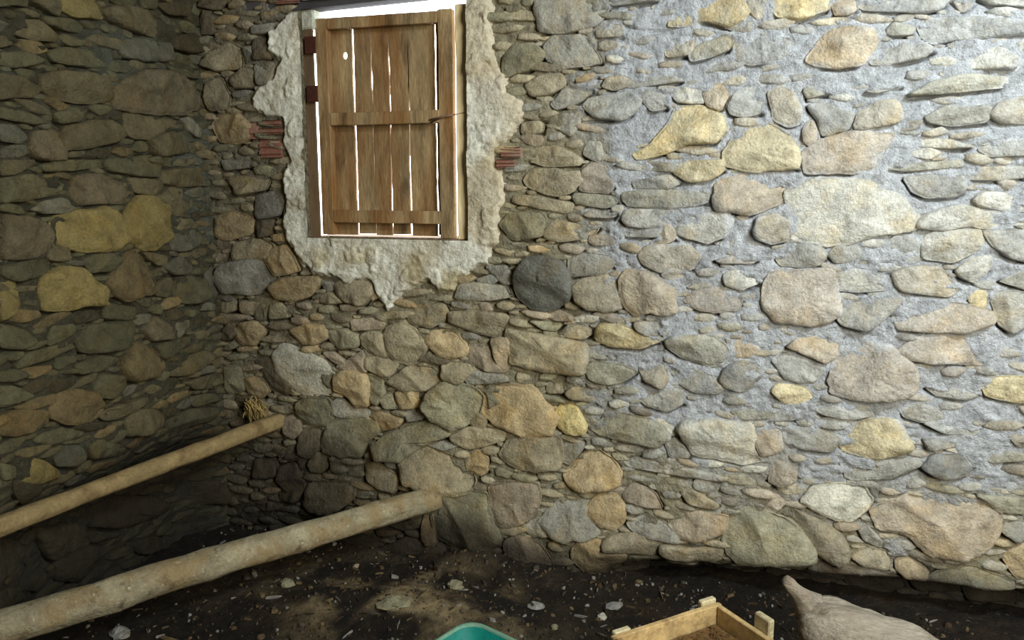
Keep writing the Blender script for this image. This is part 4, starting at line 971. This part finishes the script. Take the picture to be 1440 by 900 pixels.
# ------------------------------------------------------------ poles across the corner
def pole(name, A, B, ra, rb, m, seed, bow, label, knots):
    n = 60; t = np.linspace(0, 1, n)[:, None]; A = np.array(A); B = np.array(B)
    P = A*(1-t)+B*t; tt = t[:, 0]; P[:, 2] += bow*np.sin(tt*math.pi); P[:, 0] += .004*fbm(tt*4, tt*0, 0, seed, 2); P[:, 2] += .003*fbm(tt*5, tt*0+3, 0, seed, 2)
    R = ra+(rb-ra)*tt
    for k_, a_ in knots: R = R*(1+a_*np.exp(-((tt-k_)/.02)**2))
    V, Fc = tube(P, R, 28, seed, .14, 8)
    mid = P[0].copy(); o = mesh_obj(name, V-mid, Fc, m, None, recalc=True); o.location = mid; tag(o, label, 'pole', 'roosting poles'); return o
A = on_y(613, 699, -.03); Nn = at_depth(0, 884, 2.06); d = (Nn-A); k1 = (-.06-A[0])/d[0]; Bf = A+d*(k1 if 1.05 < k1 < 2.6 else 1.6)
pole('wooden_pole', A, Bf, .042, .048, M_pole, 21, .003, 'thick pale barkless pole, lower of the two, its blunt end against the back wall', [(.16, .07), (.33, .06), (.52, .08), (.7, .05)])
A2 = on_y(400, 590, .03); N2 = at_depth(0, 741, 2.0); d = N2-A2; k2 = (-.04-A2[0])/d[0]; B2 = A2+d*(k2 if 1.15 < k2 < 2.6 else 1.5)
pole('wooden_pole', A2, B2, .030, .022, M_pole2, 22, .004, 'thin brown pole, upper of the two, running into the corner stones', [(.2, .1), (.45, .08), (.7, .1)])
# clump of straw and mud above the thin pole's end
rs = np.random.RandomState(31); V = []; Fc = []; off = 0; c0 = on_y(356, 572, -.03)
for i in range(170):
    q = rs.normal(0, 1, 3)*[.016, .008, .018]; b0_ = c0+q+[0.010*q[2]*-10, 0, 0]; L_ = rs.uniform(.02, .05); dr = np.array([rs.uniform(-.1, 1.), rs.uniform(-.5, .1), rs.uniform(-1, -.3)]); dr /= np.linalg.norm(dr)
    pts = [b0_, b0_+dr*L_*.5+[0, -.004, .004], b0_+dr*L_]; v, f = tube(pts, [.0034, .0028, .0012], 4, i, 0, cap=False); V.append(v); Fc += [tuple(a+off for a in ff) for ff in f]; off += len(v)
o = mesh_obj('straw_tuft', np.vstack(V)-c0, Fc, M_straw, None); o.location = c0; tag(o, 'yellowish straw tuft stuck in the wall above the end of the thin pole', 'straw')
# ------------------------------------------------------------ crate
ZC = .20
K1 = on_z(1008, 848, ZC); KL = on_z(866, 893, ZC); KR0 = on_z(1112, 902, ZC)
dl = (KL-K1)/np.linalg.norm(KL-K1); dr_ = np.array([-dl[1], dl[0], 0]);
if dr_@(KR0-K1) < 0: dr_ = -dr_
LL = np.linalg.norm(KL-K1)+.0; LR = .40
cr = tag(empty('wooden_crate', (K1[0], K1[1], .015)), 'pale wooden crate with corner posts and straw inside, standing beside the grey log', 'crate'); crl = np.array(cr.location)
zz3 = np.array([0, 0, 1.])
def cbox(name, c, h, m, ax, **k): return box(name, c, *h, m, cr, ax=ax, loc=crl, **k)
axl = np.array([dl, dr_, zz3]); axr = np.array([dr_, dl, zz3]); tb = .008; bz = (.055, .146); 
for side in (0, 1):
    for zc in bz:
        o1 = K1+dl*LL/2+dr_*(LR*side); cbox('slat', (o1[0], o1[1], zc), (LL/2+.012, tb, .0425 if zc < .1 else .052), M_crate, axl, bevel=.002, cuts=3, wob=.0008, seed=int(zc*100)+side)
        o2 = K1+dr_*LR/2+dl*(LL*side); cbox('slat', (o2[0], o2[1], zc), (LR/2-.010, tb, .0425 if zc < .1 else .052), M_crate, axr, bevel=.002, cuts=3, wob=.0008, seed=int(zc*100)+5+side)
o3 = K1+dl*LL/2+dr_*LR/2; cbox('bottom', (o3[0], o3[1], .018), (LL/2, LR/2, .005), M_crate, axl, bevel=.001)
for (a, b_, s1, s2, hz) in ((.018, -.018, .026, .009, .112), (LL-.03, -.018, .026, .009, .107), (LL-.03, LR+.018, .026, .009, .11), (.02, LR+.018, .026, .009, .112)):
    p = K1+dl*a+dr_*b_; cbox('post', (p[0], p[1], hz), (s1, s2, hz-.016), M_post, axl, bevel=.003)
p = K1+dr_*.150+dl*-.020; cbox('post', (p[0], p[1], .125), (.010, .026, .11), M_post, axl, bevel=.003)
# straw lying in the crate
rs = np.random.RandomState(41); V = []; Fc = []; off = 0; n = 24
gu, gv = np.meshgrid(np.linspace(.015, LL-.015, n), np.linspace(.015, LR-.015, n)); e_ = np.minimum(np.minimum(gu, LL-gu), np.minimum(gv, LR-gv)); hz = .128+.028*np.exp(-e_/.05)+.008*fbm(gu*30, gv*30, 0, 3, 3)
base = K1[None, None]+dl*gu[..., None]+dr_*gv[..., None]; base[..., 2] = hz; V.append(base.reshape(-1, 3)); I = np.arange(n-1)[:, None]*n+np.arange(n-1)[None]; Fc += [tuple(f) for f in np.stack([I, I+1, I+n+1, I+n], -1).reshape(-1, 4).tolist()]; off = n*n
for i in range(420):
    a, b_ = rs.uniform(.03, LL-.03), rs.uniform(.03, LR-.03); an = rs.uniform(0, 6.28); L_ = rs.uniform(.015, .028); c_ = K1+dl*a+dr_*b_; e = min(a, LL-a, b_, LR-b_); c_[2] = .135+.028*math.exp(-e/.05)
    dd = np.array([math.cos(an), math.sin(an), rs.uniform(-.15, .3)])*L_; v, f = tube([c_-dd, c_+[0, 0, .005], c_+dd], [.0009, .0011, .0007], 4, i, 0, cap=False); V.append(v); Fc += [tuple(q+off for q in ff) for ff in f]; off += len(v)
o = mesh_obj('straw_bedding', np.vstack(V)-crl, Fc, M_bed, None); o.location = crl; tag(o, 'brown straw bedding heaped inside the wooden crate', 'straw', kind='stuff')
# ------------------------------------------------------------ grey log on the right
ax0 = on_z(1140, 905, .12); ax1 = np.array([ax0[0]+1.05, ax0[1]-.12, .10]); n = 40; t = np.linspace(0, 1, n)
ax0 = at_depth(1128, 872, 2.06); ax1 = at_depth(1420, 985, 1.82); dvec = ax1-ax0
P = ax0+np.outer(t, dvec*1.5); P[:, 2] += .01*np.sin(t*9)
R = np.interp(t, [0, .03, .08, .2, .5, 1], [.045, .064, .072, .078, .082, .085])
V, Fc = tube(P, R, 32, 51, .24, 9)
b0_ = at_depth(1140, 855, 2.05); b1_ = at_depth(1106, 815, 2.00)
tb_ = np.linspace(0, 1, 9); Pb = b0_+np.outer(tb_, b1_-b0_); Rb = np.interp(tb_, [0, .25, .6, .9, 1], [.044, .030, .018, .0155, .012])
vb, fbb = tube(Pb, Rb, 16, 52, .3, 20)
lo = P[0].copy(); tr = mesh_obj('fallen_log', V-lo, Fc, M_trunk, None, recalc=True); tr.location = lo; tag(tr, 'thick grey bark-stripped log with a broken branch stub lying right of the crate', 'log')
st = mesh_obj('branch_stub', vb-lo, fbb, M_trunk, tr, recalc=True)
# ------------------------------------------------------------ green tub
ZT = .17; C1 = on_z(661, 876, ZT); La = on_z(612, 907, ZT)-C1; Ra = on_z(722, 905, ZT)-C1
la_ = La/np.linalg.norm(La); ra_ = Ra-la_*(Ra@la_); ra_ /= np.linalg.norm(ra_); wA, wB = .26, .34
C1 = C1-(la_+ra_)*.012
cen = C1+la_*wA/2+ra_*wB/2
tub = tag(empty('plastic_tub', (cen[0], cen[1], 0.02)), 'teal green plastic tub with a scuffed pale rim, cut by the lower edge', 'tub'); tl_ = np.array(tub.location)
def rr(ha, hb, r, n=8):
    out = []
    for sx_, sy_, a0_ in ((1, 1, 0), (-1, 1, 90), (-1, -1, 180), (1, -1, 270)):
        for k_ in range(n+1):
            a = math.radians(a0_+90*k_/n); out.append(((ha-r)*sx_+r*math.cos(a), (hb-r)*sy_+r*math.sin(a)))
    return out
def rings(levels):
    V = []; Fc = []; m = None
    for ha, hb, r, z in levels:
        pts = rr(ha, hb, r); m = len(pts); V += [cen[:3]*[1, 1, 0]+la_*a+ra_*b_+[0, 0, z] for a, b_ in pts]
    for i in range(len(levels)-1):
        for k_ in range(m): Fc.append((i*m+k_, i*m+(k_+1) % m, (i+1)*m+(k_+1) % m, (i+1)*m+k_))
    return np.array(V)-tl_, Fc, m
lv = [(wA/2-.05, wB/2-.05, .03, .026), (wA/2-.035, wB/2-.035, .04, .030), (wA/2-.006, wB/2-.006, .05, ZT-.004), (wA/2-.002, wB/2-.002, .05, ZT-.004), (wA/2-.032, wB/2-.032, .04, .024), (wA/2-.05, wB/2-.05, .03, .020)]
V, Fc, m = rings(lv); Fc += [tuple(range(m)), tuple(range(5*m, 6*m))]; mesh_obj('basin', V, Fc, M_teal, tub, recalc=True)
V, Fc, m = rings([(wA/2-.006, wB/2-.006, .05, ZT-.006), (wA/2-.005, wB/2-.005, .05, ZT+.001), (wA/2+.003, wB/2+.003, .052, ZT+.002), (wA/2+.006, wB/2+.006, .053, ZT-.003), (wA/2+.005, wB/2+.005, .053, ZT-.012), (wA/2-.001, wB/2-.001, .05, ZT-.012)])
mesh_obj('rim', V, Fc, M_rim, tub, recalc=True)
